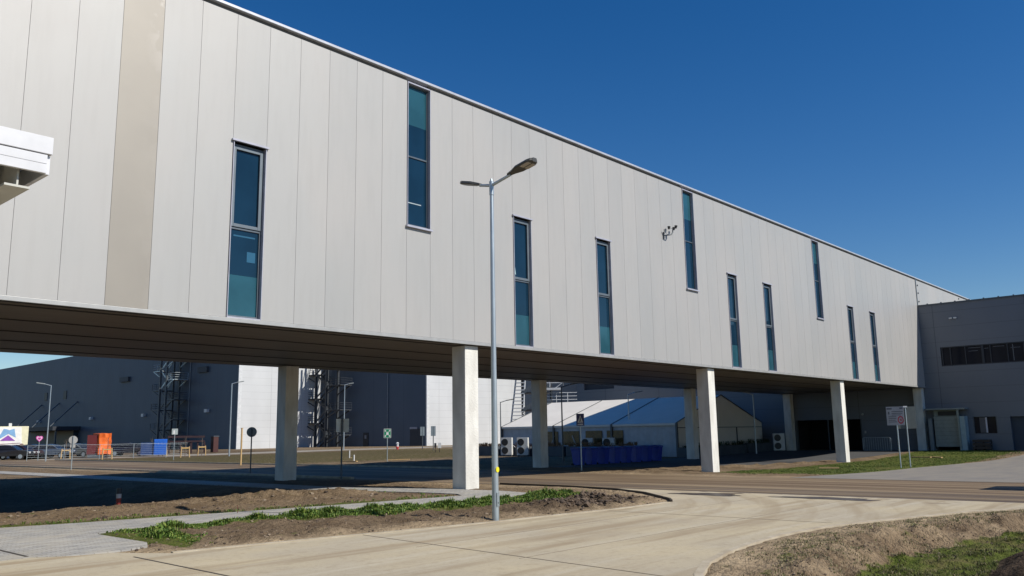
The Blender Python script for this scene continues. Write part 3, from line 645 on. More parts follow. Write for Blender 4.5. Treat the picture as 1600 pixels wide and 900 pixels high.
# wall with openings on the plane X = XH : (y0, y1, z0, z1)
dr = (-6, 13.72, -.3, 2.33); rib = (-4, 17.75, 6.07, 7.48); lw = (14.56, 16.07, 1.19, 2.36); dock = (16.85, 18.55, -.3, 2.45); big = (23.9, 29.15, -.3, 2.4); rib2 = (47, 50.6, 5.85, 6.5)
holes = [dr, rib, lw, dock, big, rib2]
yc = sorted({-60, 51.5} | {v for h in holes for v in h[:2]}); zc = sorted({-.6, ZH} | {v for h in holes for v in h[2:]})
w = MB()
for ya, yb in zip(yc, yc[1:]):
    for za, zb_ in zip(zc, zc[1:]):
        cy, cz = (ya+yb)/2, (za+zb_)/2
        if any(h[0] < cy < h[1] and h[2] < cz < h[3] for h in holes): continue
        w.add([(XH, ya, za), (XH, ya, zb_), (XH, yb, zb_), (XH, yb, za)], [(0, 1, 2, 3)])
for h in holes:
    ya, yb, za, zb_ = h; d = .3
    w.add([(XH, ya, za), (XH+d, ya, za), (XH+d, ya, zb_), (XH, ya, zb_)], [(0,1,2,3)]); w.add([(XH, yb, za), (XH+d, yb, za), (XH+d, yb, zb_), (XH, yb, zb_)], [(3,2,1,0)])
    w.add([(XH, ya, zb_), (XH, yb, zb_), (XH+d, yb, zb_), (XH+d, ya, zb_)], [(0,3,2,1)]); w.add([(XH, ya, za), (XH, yb, za), (XH+d, yb, za), (XH+d, ya, za)], [(0,1,2,3)])
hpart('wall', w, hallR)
w = MB(); w.add([(XH, 51.5, -.6), (110, 51.5, -.6), (110, 51.5, ZH), (XH, 51.5, ZH)], [(0,1,2,3)]); w.add([(110, 51.5, -.6), (110, -60, -.6), (110, -60, ZH), (110, 51.5, ZH)], [(0,1,2,3)]); w.add([(XH, -60, -.6), (110, -60, -.6), (110, -60, ZH), (XH, -60, ZH)], [(0,1,2,3)])
hpart('side_wall', w, hallU)
w = MB(); w.box(XH + .01, 110, -60, YF - .3, ZH - .15, ZH - .02); w.box(XH + .01, 110, YB + .2, 51.4, ZH - .15, ZH - .02); hpart('roof', w, concd)
w = MB(); w.box(XH - .05, XH + .3, -60, YF - .02, ZH - .03, ZH + .09); w.box(XH - .05, XH + .3, YB + .1, 51.5, ZH - .03, ZH + .09)
yy = 18.3
while yy > 6: w.box(XH + .05, XH + .15, yy, yy + .09, ZH + .09, ZH + .16); yy -= .95
hpart('parapet_trim', w, steel_d)
w = MB(); w.box(XH + 4, XH + 4.1, -59, 51, -.3, 10.4); hpart('interior_wall', w, M('dim_interior', (.09, .09, .10), .8))
# ribbon window
rw_ = MB(); rw_.box(XH + .12, XH + .14, rib[0], rib[1], rib[2], rib[3]); hpart('window', rw_, glass_d)
fr = MB(); fr.box(XH + .02, XH + .17, rib[0], rib[1], rib[3] - .07, rib[3] - .002); fr.box(XH + .02, XH + .17, rib[0], rib[1], rib[2] + .002, rib[2] + .07)
yy = [17.65, 17.1, 16.1, 14.98, 14.48, 13.4, 12.38, 11.3, 10.2, 9.1, 8, 7, 6, 5, 4, 3, 2, 1, 0, -1, -2, -3]
for i, v in enumerate(yy): wd = .16 if i == 3 else .07; fr.box(XH + .03, XH + .16, v - wd/2, v + wd/2, rib[2] + .07, rib[3] - .07)
hpart('window_frame', fr, M('frame_navy', (.02, .025, .035), .5))
fr = MB()
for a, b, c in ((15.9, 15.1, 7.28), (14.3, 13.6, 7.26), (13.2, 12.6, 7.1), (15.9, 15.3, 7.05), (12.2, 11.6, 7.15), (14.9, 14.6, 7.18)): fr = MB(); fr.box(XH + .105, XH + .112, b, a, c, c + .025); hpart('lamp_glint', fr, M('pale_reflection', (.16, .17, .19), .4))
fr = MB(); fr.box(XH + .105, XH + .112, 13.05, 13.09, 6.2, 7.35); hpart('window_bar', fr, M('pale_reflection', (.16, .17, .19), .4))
w = MB(); w.box(XH + .12, XH + .14, lw[0], lw[1], lw[2], lw[3]); hpart('window', w, glass_d)
w = MB(); w.box(XH + .08, XH + .11, 15.2, 15.3, lw[2] + .05, lw[3] - .05); w.box(XH + .085, XH + .11, 15.3, 15.68, lw[2] + .05, lw[3] - .05, 1)
w.box(XH + .02, XH + .16, lw[0], lw[0] + .06, lw[2], lw[3], 2); w.box(XH + .02, XH + .16, lw[1] - .06, lw[1], lw[2], lw[3], 2)
hpart('window_blind', w, [M('white_blind', (.62, .58, .60), .6), M('grey_blind', (.12, .11, .11), .7), steel_d])
w = MB(); w.box(XH + .2, XH + .22, rib2[0], rib2[1], rib2[2], rib2[3]); hpart('window', w, M('navy_dark', (.02, .028, .045), .6))
w = MB(); w.box(XH + .25, XH + .29, dr[0], dr[1], dr[2], dr[3]); hpart('rolling_door', w, M('dark_navy_door', (.03, .045, .07), .6))
# dark yard opening under the wing, with a few pale things inside
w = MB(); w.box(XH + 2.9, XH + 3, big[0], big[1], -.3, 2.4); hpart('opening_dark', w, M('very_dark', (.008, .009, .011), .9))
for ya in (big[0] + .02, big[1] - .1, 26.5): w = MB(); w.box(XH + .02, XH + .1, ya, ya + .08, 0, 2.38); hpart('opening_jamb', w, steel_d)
# wall lights
for ya in (16.72, 16.42): w = MB(); w.box(XH - .14, XH, ya, ya + .2, 9.50, 9.60); hpart('floodlight', w, white)
w = MB(); w.cyl((XH - .12, 23.75, 2.75), (XH, 23.75, 2.75), .08); hpart('wall_lamp', w, M('pale_lamp', (.4, .4, .38), .5)); w = MB(); w.box(XH - .06, XH, 23.6, 23.72, 1.3, 1.5); hpart('switch_box', w, M('pale_lamp', (.4, .4, .38), .5))
# loading dock porch
dk = thing('dock_shelter', 'pale grey loading dock porch with a ribbed roller door', 'loading dock', (XH, 17.7, 0))
def dpart(name, mb, mats, bevel=0): o = mb.build(name, mats, dk, bevel); o.location = (-XH, -17.7, 0); return o
w = MB(); w.box(XH - .95, XH, 16.30, 19.0, 2.90, 3.02); dpart('roof', w, M('porch_roof', (.22, .25, .25), .6), .01)
w = MB(); w.box(XH - .8, XH - .002, 16.42, 16.75, 0, 2.42); dpart('side_wall', w, M('porch_blue_wall', (.32, .42, .44), .6))
w = MB(); w.box(XH - .8, XH - .002, 18.62, 18.85, 0, 2.3); dpart('side_wall', w, M('porch_grey', (.22, .24, .24), .6))
w = MB(); w.box(XH - .88, XH - .76, 16.76, 16.88, 0, 2.9); w.box(XH - .5, XH - .45, 16.9, 18.5, 2.44, 2.88); dpart('frame', w, M('porch_frame', (.25, .28, .25), .6))
w = MB(); w.box(XH - .56, XH - .51, 17.0, 18.2, 2.5, 2.8); dpart('vent_panel', w, black)
w = MB()
for i in range(8): w.box(XH - .62 - .012*(i % 2), XH - .55, 16.9, 18.5, .28 + i*.27, .28 + i*.27 + .262)
dpart('door', w, M('dock_door_panel', (.27, .29, .26), .6), .006)
pl = thing('wooden_pallet', 'dark wooden crate standing under the small hall window', 'crate', (XH - .55, 15.5, 0))
w = MB()
for i in range(3): w.box(-.3, .3, -.55, .55, .12 + i*.24, .29 + i*.24)
w.build('slats', M('dark_wood', (.06, .045, .035), .8), pl)
for a in (-.5, 0, .5): w = MB(); w.box(-.26, .3, a - .04, a + .04, .0, .119); w.box(.301, .36, a-.04, a+.04, 0, .7); w.build('post', M('dark_wood', (.06, .045, .035), .8), pl)
# metal crowd barrier
ba = thing('crowd_barrier', 'galvanised crowd barrier leaning near the hall under the wing', 'barrier', (64.5, 21.9, hz(64.5, 21.9)), 1.35)
w = MB(); w.tube([(-1.1, 0, .15), (-1.1, 0, 1.0), (-1.0, 0, 1.08), (1.0, 0, 1.08), (1.1, 0, 1.0), (1.1, 0, .15), (-1.1, 0, .15)], .02); w.build('frame', galv, ba)
w = MB()
for i in range(12): w.cyl((-1 + i*.18, 0, .15), (-1 + i*.18, 0, 1.07), .009, n=6)
w.build('bars', galv, ba)
for a in (-.95, .89): w = MB(); w.box(a, a + .06, -.3, .3, 0, .05); w.build('foot', galv, ba)

# ------------------------------------------------------------------ big warehouse behind
wh = thing('warehouse', 'tall stepped warehouse with white front walls and shaded blue-grey sides', 'warehouse', (0, 0, 0))
ZHH = 20.0
steps = [(73.4, 125.0), (89.4, 97.4), (111.8, 60.0)]
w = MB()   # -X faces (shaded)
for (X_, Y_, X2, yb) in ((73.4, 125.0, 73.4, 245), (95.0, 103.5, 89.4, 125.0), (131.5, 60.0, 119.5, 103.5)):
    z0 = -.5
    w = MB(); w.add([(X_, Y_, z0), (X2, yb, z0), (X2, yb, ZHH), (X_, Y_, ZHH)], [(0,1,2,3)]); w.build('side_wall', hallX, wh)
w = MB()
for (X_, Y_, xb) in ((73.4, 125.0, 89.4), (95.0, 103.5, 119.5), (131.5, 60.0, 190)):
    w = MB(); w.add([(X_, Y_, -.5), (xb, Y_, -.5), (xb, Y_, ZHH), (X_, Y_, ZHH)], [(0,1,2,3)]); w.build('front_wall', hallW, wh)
w = MB(); w.poly([(73.4, 245, ZHH), (73.4, 125, ZHH), (89.4, 125, ZHH), (95.0, 103.5, ZHH), (119.5, 103.5, ZHH), (131.5, 60, ZHH), (190, 60, ZHH), (190, 245, ZHH)])
w.add([(73.4, 245, -.5), (190, 245, -.5), (190, 245, ZHH), (73.4, 245, ZHH)], [(0,1,2,3)]); w.add([(190, 60, -.5), (190, 245, -.5), (190, 245, ZHH), (190, 60, ZHH)], [(0,1,2,3)])
w.build('roof', concd, wh)
for X_, Y_ in ((73.4, 125.0), (95.0, 103.5)): w = MB(); w.box(X_ - .25, X_ + .35, Y_ - .12, Y_ - .003, 0, ZHH); w.box(X_ - .12, X_ - .003, Y_, Y_ + .25, 0, ZHH); w.build('corner_trim', white, wh)
dpm = M('downpipe_grey', (.24, .26, .28), .5, .3)
for yy_, xx_ in (((141.293, 1.321)[0], 73.4), ((93.026, 111.080, 0.784)[1], (93.026, 111.080, 0.784)[0] - .05)): w = MB(); w.cyl((xx_ - .09, yy_, 0), (xx_ - .09, yy_, ZHH), .075, n=8); w.build('downpipe', dpm, wh)
for xx_, yy_ in ((84.2, 125.0), (104.5, 103.5)): w = MB(); w.cyl((xx_, yy_ - .1, 0), (xx_, yy_ - .1, ZHH), .08, n=8); w.build('downpipe', dpm, wh)
wdir = (Vector((89.4, 125.0, 0)) - Vector((95.0, 103.5, 0))).normalized(); wn = Vector((-wdir.y, wdir.x, 0))
def on_wall(name, a, b, z0_, z1_, mat, off=.05):
    a, b = Vector((a[0], a[1], 0)) + wn*off, Vector((b[0], b[1], 0)) + wn*off; w = MB(); m_ = (a+b)/2; m_.z = (z0_+z1_)/2
    w.obox(m_, (b-a)/2, wn*.04, (0, 0, (z1_-z0_)/2)); w.build(name, mat, wh)
e1, e2, e3, e4, e5 = (91.753, 115.965, 2.339), (92.034, 114.889, -0.240), (94.154, 106.747, 2.819), (94.758, 104.429, -0.216), (93.026, 111.080, 0.784)
on_wall('door', e1, e2, 0, e1[2], M('dark_door', (.03, .035, .04), .6))
on_wall('door_window', (e1[0]*.7 + e2[0]*.3, e1[1]*.7 + e2[1]*.3), (e1[0]*.35 + e2[0]*.65, e1[1]*.35 + e2[1]*.65), 1.3, 1.9, M('pale_glass', (.2, .22, .25), .4), .12)
on_wall('gate', e3, e4, 0, e3[2], M('dark_gate', (.035, .04, .05), .6))
on_wall('gate_sign', e3, (e3[0]*.4 + e4[0]*.6, e3[1]*.4 + e4[1]*.6), e3[2] - .05, e3[2] + .28, M('pale_gate_sign', (.35, .36, .4), .6), .12)
for px in ((196, 592), (312, 577)): pass
v1 = (168.988, 13.957); v2 = (165.189, 12.999); v3 = (138.270, 14.012); v4 = (135.127, 13.044)
for a, b in ((v1, v2), (v3, v4)):
    w = MB(); w.box(73.0, 73.395, b[0], a[0], b[1], a[1]); w.build('vent', M('dark_vent', (.05, .06, .07), .6), wh)
for c in ((181.620, 6.252), (158.114, 6.279), (134.755, 6.410), (210.186, 6.219)):
    w = MB(); w.box(72.9, 73.39, c[0] - .45, c[0] + .45, c[1] - .25, c[1] + .3); w.build('wall_light', white, wh)
for c in ((207.502, 11.766), (196.542, 11.733)):
    w = MB(); w.box(73.3, 73.39, c[0] - .8, c[0] + .8, c[1] - .9, c[1] + .9); w.build('window', M('matt_dark_glazing', (.03, .035, .04), .5), wh)
# entrance canopy hung on three rods from the side wall
ca = (187.107, 4.524); cb_ = (216.571, 4.737)
ec = thing('entrance_canopy', 'dark entrance canopy held by three slanting rods on the tall hall', 'canopy', (73.4, ca[0], 0))
y0c, y1c = ca[0], min(cb_[0], ca[0] + 42); zc_ = ca[1]
w = MB(); w.box(-5.5, -.01, 0, y1c - y0c, zc_ - .55, zc_ + .25); w.build('roof', M('canopy_black', (.025, .03, .04), .6), ec)
for u in (.08, .42, .76):
    w = MB(); yy = (y1c-y0c)*u; w.cyl((-5.2, yy, zc_ + .25), (-.02, yy, zc_ + 5.5), .12, n=6); w.build('rod', steel_d, ec)
w = MB(); w.box(-1.0, -.05, 1, (y1c-y0c)*.55, 0, zc_ - .56); w.build('glazed_entrance', M('matt_dark_glazing', (.03, .035, .04), .5), ec)
w = MB(); w.box(-4.8, -4.5, .4, .7, 0, zc_ - .56); w.build('post', steel_d, ec)

# ------------------------------------------------------------------ stair towers
def rail(mb, pts, h=1.1, n=3):
    for a, b in zip(pts, pts[1:]):
        a, b = Vector(a), Vector(b)
        for k in range(n): z = Vector((0, 0, h*(k+1)/n)); mb.cyl(a + z, b + z, .035, n=5, caps=False)
        m = max(1, int((b-a).length/1.3))
        for i in range(m+1): p = a.lerp(b, i/m); mb.cyl(p, p + Vector((0, 0, h)), .035, n=5, caps=False)
def stair_tower(name, label, x, y, levels, zs, half, wid, mat, railm, sunlit_z=0):
    """zig-zag steel stair hung against a wall, landings alternate along Y"""
    t = thing(name, label, 'stair tower', (x, y, 0), 0, None); top = zs*levels
    for s in (-1, 1):
        for dx in (-wid/2, wid/2): w = MB(); w.box(dx - .16, dx + .16, s*half*.28 - .16, s*half*.28 + .16, -.3, top + zs*.3); w.build('post', mat, t)
    for k in range(1, levels + 1):
        for s in (-1, 1):
            z = zs*(k - (0 if s > 0 else .5)); y0, y1 = s*half*.25, s*half
            w = MB(); w.box(-wid/2, wid/2, min(y0, y1), max(y0, y1), z - .15, z); 
            w.bar((-wid/2, s*half*.9, z - .15), (-wid/2, s*half*.30, z - zs*.34), .16); w.bar((wid/2, s*half*.9, z - .15), (wid/2, s*half*.30, z - zs*.34), .16)
            mat_ = galv if sunlit_z and z > sunlit_z else mat; railm_ = galv if sunlit_z and z > sunlit_z else railm  # upper levels switch to lighter steel, painting in the sunlit top
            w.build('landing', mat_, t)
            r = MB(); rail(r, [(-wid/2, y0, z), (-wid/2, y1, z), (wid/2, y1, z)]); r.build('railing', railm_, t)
            z2 = z - zs/2; f = MB()
            for dx in (-wid/2 + .08, -.1): f.bar((dx, -s*half*.30, z2), (dx, s*half*.30, z), .09, .3)
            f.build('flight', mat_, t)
    return t
sa1 = (145.151, 0.271)
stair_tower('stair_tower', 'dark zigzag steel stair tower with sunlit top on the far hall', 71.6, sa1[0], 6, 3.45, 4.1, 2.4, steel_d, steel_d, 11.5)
sa2 = (120.769, -0.250)
t2 = stair_tower('stair_tower', 'dark steel escape stairs projecting past the white hall corner', 87.9, 121.3, 4, 4.15, 5.4, 2.4, M('near_black_steel', (.028, .034, .042), .7), M('near_black_steel', (.028, .034, .042), .7))
# steep stair in front of the white wall, behind the tent
c3 = (89.231, 77.213, 0.633)
t3 = thing('stair_tower', 'black steep access stair rising behind the white tent', 'stair tower', (c3[0], c3[1], 0)); 
w = MB(); ux, uy = .62, -.78
def q3(a, d, z): return (ux*a + .78*d, uy*a + .62*d, z)
for a in (-.4, 1.6, 3.6):
    for d in (0, 1.6): w = MB(); w.bar(q3(a, d, 0), q3(a, d, 11), .22); w.build('post', black, t3)
w = MB(); 
for i in range(22): w.bar(q3(-2.2 + i*.062, 0, .7 + i*.5), q3(-.5 + i*.03, 0, .7 + i*.5), .5, .12)
w.bar(q3(-2.4, 0, .3), q3(-.9, 0, 12), .16); w.bar(q3(-.7, 0, .3), q3(.2, 0, 12), .2); w.build('steps', M('stair_white', (.45, .47, .5), .6), t3)
for z in (2.5, 4.9, 7.3, 9.7):
    w = MB(); w.obox(q3(1.6, .8, z), Vector(q3(2.2, 0, 0)), Vector(q3(0, .9, 0)), (0, 0, .12)); w.build('landing', black, t3)
    w = MB(); w.bar(q3(-.4, 0, z), q3(1.6, 0, z + 1.2), .35, .5); w.bar(q3(1.6, 0, z), q3(3.6, 0, z + 1.2), .35, .5); w.build('flight', steel_d, t3)
# roof platform between the halls
c4 = (78.374, 62.109, 6.132)
pf = thing('access_platform', 'pale grey steel platform with railings above the tent roof', 'platform', (c4[0], c4[1], 0))
za = c4[2]
w = MB(); w.obox(q3(0, 0, za - 1.2), Vector(q3(3.4, 0, 0)), Vector(q3(0, 1, 0)), (0, 0, .25)); w.build('deck', M('platform_grey', (.35, .38, .4), .6), pf)
r = MB(); rail(r, [q3(-3.3, 0, za - .95), q3(3.3, 0, za - .95)], 1.2); rail(r, [q3(-3.0, 0, za + .9), q3(.2, 0, za + .9)], 1.6); rail(r, [q3(-3.0, 0, za + .9), q3(-1.2, 0, za - .1), q3(.2, 0, za + .9)], .6, 1); r.build('railing', M('white_rail', (.6, .62, .64), .5), pf)
w = MB(); w.obox(q3(-1.2, 0, za + .7), Vector(q3(1.2, 0, 0)), Vector(q3(0, .7, 0)), (0, 0, .12)); w.build('upper_deck', white, pf)
w = MB()
for a in (-3, 0, 3): w.bar(q3(a, 0, 0), q3(a, 0, za - 1.4), .25)
w.build('leg', steel_d, pf)

# ------------------------------------------------------------------ tent
TX0, TX1, TY0, TY1, TE, TR = 53.25, 66.66, 31.8, 48.7, 2.28, 4.42
tent = thing('marquee_tent', 'large white marquee tent standing behind the raised wing', 'tent', ((TX0+TX1)/2, TY0, 0))
def tp(name, mb, mats): o = mb.build(name, mats, tent); o.location = (-(TX0+TX1)/2, -TY0, 0); return o
xm = (TX0+TX1)/2; zg = -.15
canvas = M('white_pvc_canvas', (.74, .70, .63), .55, 0, (.69, .65, .585), (1,1,1), .7)
w = MB(); e_ = .12
w.add([(TX0-e_, TY0, TE), (TX0-e_, TY1, TE), (xm, TY1, TR), (xm, TY0, TR)], [(0,3,2,1)]); w.add([(TX1+e_, TY0, TE), (TX1+e_, TY1, TE), (xm, TY1, TR), (xm, TY0, TR)], [(0,1,2,3)])
w.box(TX0-e_, TX0-e_+.03, TY0, TY1, TE - .16, TE); tp('roof', w, canvas)
w = MB(); w.prism([(TX0, TY0 + .02, zg), (TX1, TY0 + .02, zg), (TX1, TY0 + .02, TE), (xm, TY0 + .02, TR - .05), (TX0, TY0 + .02, TE)], (0, .04, 0)); tp('gable_wall', w, canvas)
w = MB(); w.prism([(TX0, TY1 - .06, zg), (TX1, TY1 - .06, zg), (TX1, TY1 - .06, TE), (xm, TY1 - .06, TR - .05), (TX0, TY1 - .06, TE)], (0, .04, 0)); tp('rear_wall', w, canvas)
w = MB(); 
n_ = 60; 
for i in range(n_):   # side curtain with slight folds
    ya = TY0 + .1 + (TY1-TY0-.2)*i/n_; yb = TY0 + .1 + (TY1-TY0-.2)*(i+1)/n_; xa = TX0 + .03*math.sin(i*1.9); xb = TX0 + .03*math.sin((i+1)*1.9)
    w.add([(xa, ya, zg), (xb, yb, zg), (TX0, yb, TE - .05), (TX0, ya, TE - .05)], [(0,1,2,3)], 0, True)
tp('side_wall', w, M('grey_white_curtain', (.50, .52, .55), .6))
w = MB(); w.box(TX1 - .04, TX1, TY0, TY1, zg, TE); tp('side_wall', w, canvas)
for i in range(4):
    yb = TY0 + (TY1-TY0)*i/3
    w = MB(); w.bar((TX0 - .1, yb, zg), (TX0 - .1, yb, TE + .02), .14, .14); w.tube([(TX0 - .12, yb, TE + .02), (xm, yb, TR + .02), (TX1 + .12, yb, TE + .02)], .035, 6); tp('frame_bay', w, M('tent_frame', (.10, .11, .12), .5, .4))
w = MB(); w.bar((57.9, TY0, zg), (57.9, TY0, 3.6), .06); w.bar((TX0, TY0 - .01, 1.95), (TX1, TY0 - .01, 1.95), .05); w.bar((62.2, TY0, .3), (62.2, TY0, 1.95), .09); tp('gable_posts', w, M('tent_frame', (.10, .11, .12), .5, .4))
for a, b in ((44.0, 42.66), (42.1, 40.55), (39.9, 38.36), (37.9, 36.43)):
    w = MB(); w.box(TX0 - .09, TX0 - .05, b, a, .78, 1.84); o = tp('window', w, [M('amber_tent_window', (.10, .055, .012), .25, 0, (.02, .015, .01), (1, 3, 2), 1.2)])
w = MB()
for px, s in ((43.6, .25), (43.3, -.3), (40.9, .3)): w.bar((TX0 - .11, px, .85), (TX0 - .11, px + s, 1.5), .03, .09)
tp('window_curtain', w, M('pale_curtain_cloth', (.45, .42, .38), .7))

# ------------------------------------------------------------------ generic street things
def pole_at(name, label, cat, x, y, h, r=.03, mat=None, group=None, rz=0, r1=None, zfix=None):
    z = hz(x, y) if zfix is None else zfix
    t = thing(name, label, cat, (x, y, z), rz, group); w = MB(); w.cyl((0, 0, -.3), (0, 0, h), r, r1 or r, 12); w.build('pole', mat or galv, t); return t

# main lamp post
t = thing('street_lamp', 'tall tapered galvanised twin-arm street lamp in the foreground by the road', 'street lamp', (12.70, 11.83, 0))
w = MB(); w.cyl((0, 0, -.3), (0, 0, 6.86), .072, .038, 24, caps=False); w.build('pole', galv, t)
w = MB(); w.cyl((0, 0, 6.72), (0, 0, 7.02), .05, .05, 16); w.cyl((0, 0, 7.02), (0, 0, 7.08), .03, .02, 8); w.build('collar', galv, t)
w = MB(); w.box(-.035, .035, -.078, -.06, .28, .55); w.build('service_door', M('darker_galv', (.30, .35, .38), .45, .5), t)
w = MB(); w.cyl((0, -.07, .35), (0, -.082, .35), .012); w.build('lock', black, t)
w = MB(); w.prism([(.045*math.cos(a_/8*math.pi) + .0, -.074, 1.0 + .055*math.sin(a_/8*math.pi)) for a_ in range(16)], (0, .02, 0)); w.build('sticker', M('yellow_sticker', (.80, .68, .02), .5), t)
def luminaire(s, reach, par):
    w = MB(); w.cyl((0, 0, 6.93), (0, s*reach*.55, 6.93 + reach*.12), .034, .030, 12); w.build('arm', galv, par)
    r_w = .8 if s > 0 else 1.0
    y0, y1 = s*reach*.50, s*(reach*.5 + .62); z0 = 6.93 + reach*.115; sl = .20
    prof = [(0, .06), (.12, .085), (.28, .16), (.60, .17), (.68, .13), (.72, .07)]
    w = MB(); vs = []; fs = []
    for d, hw in prof:
        for (a, dz) in ((-hw, 0), (-hw*.75, .055), (hw*.75, .055), (hw, 0), (hw*.8, -.018), (-hw*.8, -.018)): vs.append((a*r_w, y0 + s*d*r_w, z0 + d*sl + dz*(.6 + .4*min(1, d*4)) + .01))
    m_ = 6
    for i in range(len(prof)-1):
        for k in range(m_):
            q_ = (i*m_ + k, i*m_ + (k+1) % m_, (i+1)*m_ + (k+1) % m_, (i+1)*m_ + k); fs.append(q_ if s > 0 else q_[::-1])
    fs.append(tuple(range(m_))[::-1]); fs.append(tuple((len(prof)-1)*m_ + k for k in range(m_)))
    w.add(vs, fs); hd = w.build('lamp_head', lampm, par, .006)
    w = MB()
    for a in (-.075, .075):
        d0_, d1__ = .42, .64; zc0, zc1 = z0 + d0_*sl - .018, z0 + d1__*sl - .018
        w.add([(a-.055, y0+s*d0_, zc0), (a+.055, y0+s*d0_, zc0), (a+.055, y0+s*d1__, zc1), (a-.055, y0+s*d1__, zc1),
               (a-.055, y0+s*d0_, zc0+.01), (a+.055, y0+s*d0_, zc0+.01), (a+.055, y0+s*d1__, zc1+.01), (a-.055, y0+s*d1__, zc1+.01)], [(0,3,2,1),(4,5,6,7),(0,1,5,4),(1,2,6,5),(2,3,7,6),(3,0,4,7)])
    if s < 0: w.build('lens', lens, hd)
luminaire(-1, 1.0, t); luminaire(1, .62, t)

def street_lamp(bx, by, z, h, ang, label, mat, r=.06, arm=1.1, group='distant single-arm street lamps'):
    t = thing('street_lamp', label, 'street lamp', (bx, by, 0), ang, group)
    w = MB(); w.cyl((0, 0, -.3), (0, 0, h), r, r*.6, 10); w.cyl((0, 0, h - .05), (arm*.5, 0, h + .12), r*.6, r*.5, 8); w.build('pole', mat, t)
    w = MB(); w.obox((arm*.5 + .3, 0, h + .17), (.32, 0, .05), (0, .14, 0), (0, 0, .04)); w.build('lamp_head', lampm if mat is steel_d else M('pale_lamp_head', (.3, .33, .33), .4), t); return t
for (b, dirx, label, mat) in (
    ((29.151, 81.399, -0.013, 6.689), 2.6, 'pale street lamp bending left beside the pink heart sign', galv),
    ((45.792, 79.450, -0.060, 7.295), -.6, 'pale street lamp in front of the shaded far hall wall', galv),
    ((69.269, 91.636, -0.000, 8.533), -.6, 'pale street lamp behind the twin plate sign', galv),
    ((54.138, 49.698, -0.060, 4.450), -.6, 'thin dark street lamp left of the tent corner', steel_d),
    ((42.354, 33.604, -0.090, 4.630), -.6, 'tall dark lamp post crossing the sunlit tent roof', steel_d),
    ((54.363, 36.643, -0.064, 4.560), -.6, 'dark street lamp in front of the shaded tent roof', galv),
    ((60.562, 29.456, -0.073, 4.403), 2.6, 'thin street lamp right of the tent gable', galv)):
    street_lamp(b[0], b[1], b[2], b[3], dirx, label, mat, .08 if b[3] > 7 else .06)

cam_dir = lambda x, y: math.atan2(-x, y)
def flat(mb, pts, y=-.012, th=.004, mi=0): mb.prism([(a, y, b) for a, b in pts], (0, th, 0), mi)
def circ(cx, cz, r, n=24): return [(cx + r*math.cos(2*math.pi*k/n), cz + r*math.sin(2*math.pi*k/n)) for k in range(n)]
def rect(x0, x1, z0, z1): return [(x0, z0), (x1, z0), (x1, z1), (x0, z1)]
greyback = M('grey_sign_back', (.30, .32, .33), .5, .4)
# lettered site notice and its neighbour seen from behind
b = (44.545, 14.069, -0.297, 3.002)
z = hz(b[0], b[1]); rz = -math.atan2(b[0], b[1]) - .15
t = pole_at('notice_sign', 'white notice board with text rows and a red ring, front side', 'sign', b[0], b[1], b[3] - .9, rz=rz)
H_ = b[3]
w = MB(); w.box(-.62, .50, -.03, -.008, H_ - .92, H_); w.build('board', M('greyish_board', (.36, .36, .39), .5), t)
w = MB()
flat(w, rect(-.58, -.25, H_ - .14, H_ - .07), -.034); flat(w, rect(.25, .46, H_ - .12, H_ - .05), -.034)
for i, (a, c) in enumerate(((-.28, .46), (-.28, .42), (-.28, .3), (-.5, .02), (-.5, .0), (-.5, -.06), (-.5, .03))): flat(w, rect(a, c, H_ - .26 - i*.085, H_ - .23 - i*.085), -.034)
flat(w, rect(-.5, -.42, H_ - .38, H_ - .25), -.034); w.build('lettering', M('sign_ink', (.10, .10, .12), .6), t)
w = MB(); o_ = circ(.27, H_ - .66, .19); i_ = circ(.27, H_ - .66, .13); vs = [(a, -.034, c) for a, c in o_] + [(a, -.034, c) for a, c in i_]; w.add(vs, [(k, (k+1) % 24, 24 + (k+1) % 24, 24 + k) for k in range(24)]); flat(w, [(.2, H_ - .66), (.32, H_ - .74), (.32, H_ - .58)], -.034); w.build('red_ring', M('sign_red', (.45, .02, .05), .5), t)
for ch in [k for k in bpy.data.objects if k.parent == t and not k.name.startswith('pole')]: ch.scale = (.72, 1, 1)
b = (45.450, 13.893, -0.300, 3.042)
t = pole_at('notice_sign', 'plain grey back of the square sign right of the notice board', 'sign', b[0], b[1], b[3], rz=-math.atan2(b[0], b[1]) + .2)
w = MB(); w.box(-.48, .48, .035, .055, b[3] - 1.12, b[3] - .02); w.build('plate', M('grey_plate_back', (.11, .125, .12), .5, .3), t)
w = MB(); w.box(-.09, .09, -.04, .03, b[3] - .06, b[3] + .01); w.build('cap', white, t)
# pedestrian crossing sign
b = (33.132, 25.164, -0.112, 2.710)
t = pole_at('crossing_sign', 'blue pedestrian crossing sign with white triangle on a thin pole', 'road sign', b[0], b[1], b[3], rz=-math.atan2(b[0], b[1]))
H_ = b[3]; w = MB(); w.box(-.19, .19, -.03, -.01, H_ - .58, H_); w.build('plate', M('sign_navy', (.018, .022, .12), .4), t)
w = MB(); flat(w, [(-.13, H_ - .43), (.13, H_ - .43), (0, H_ - .07)], -.034); flat(w, rect(-.13, .13, H_ - .53, H_ - .49), -.034); w.build('triangle', white_s, t)
w = MB(); flat(w, circ(.0, H_ - .19, .022, 10), -.040); flat(w, [(-.02, H_ - .22), (.025, H_ - .22), (.02, H_ - .32), (.06, H_ - .42), (.035, H_ - .42), (0, H_ - .34), (-.045, H_ - .42), (-.07, H_ - .41), (-.02, H_ - .32)], -.040); w.build('figure', black, t)
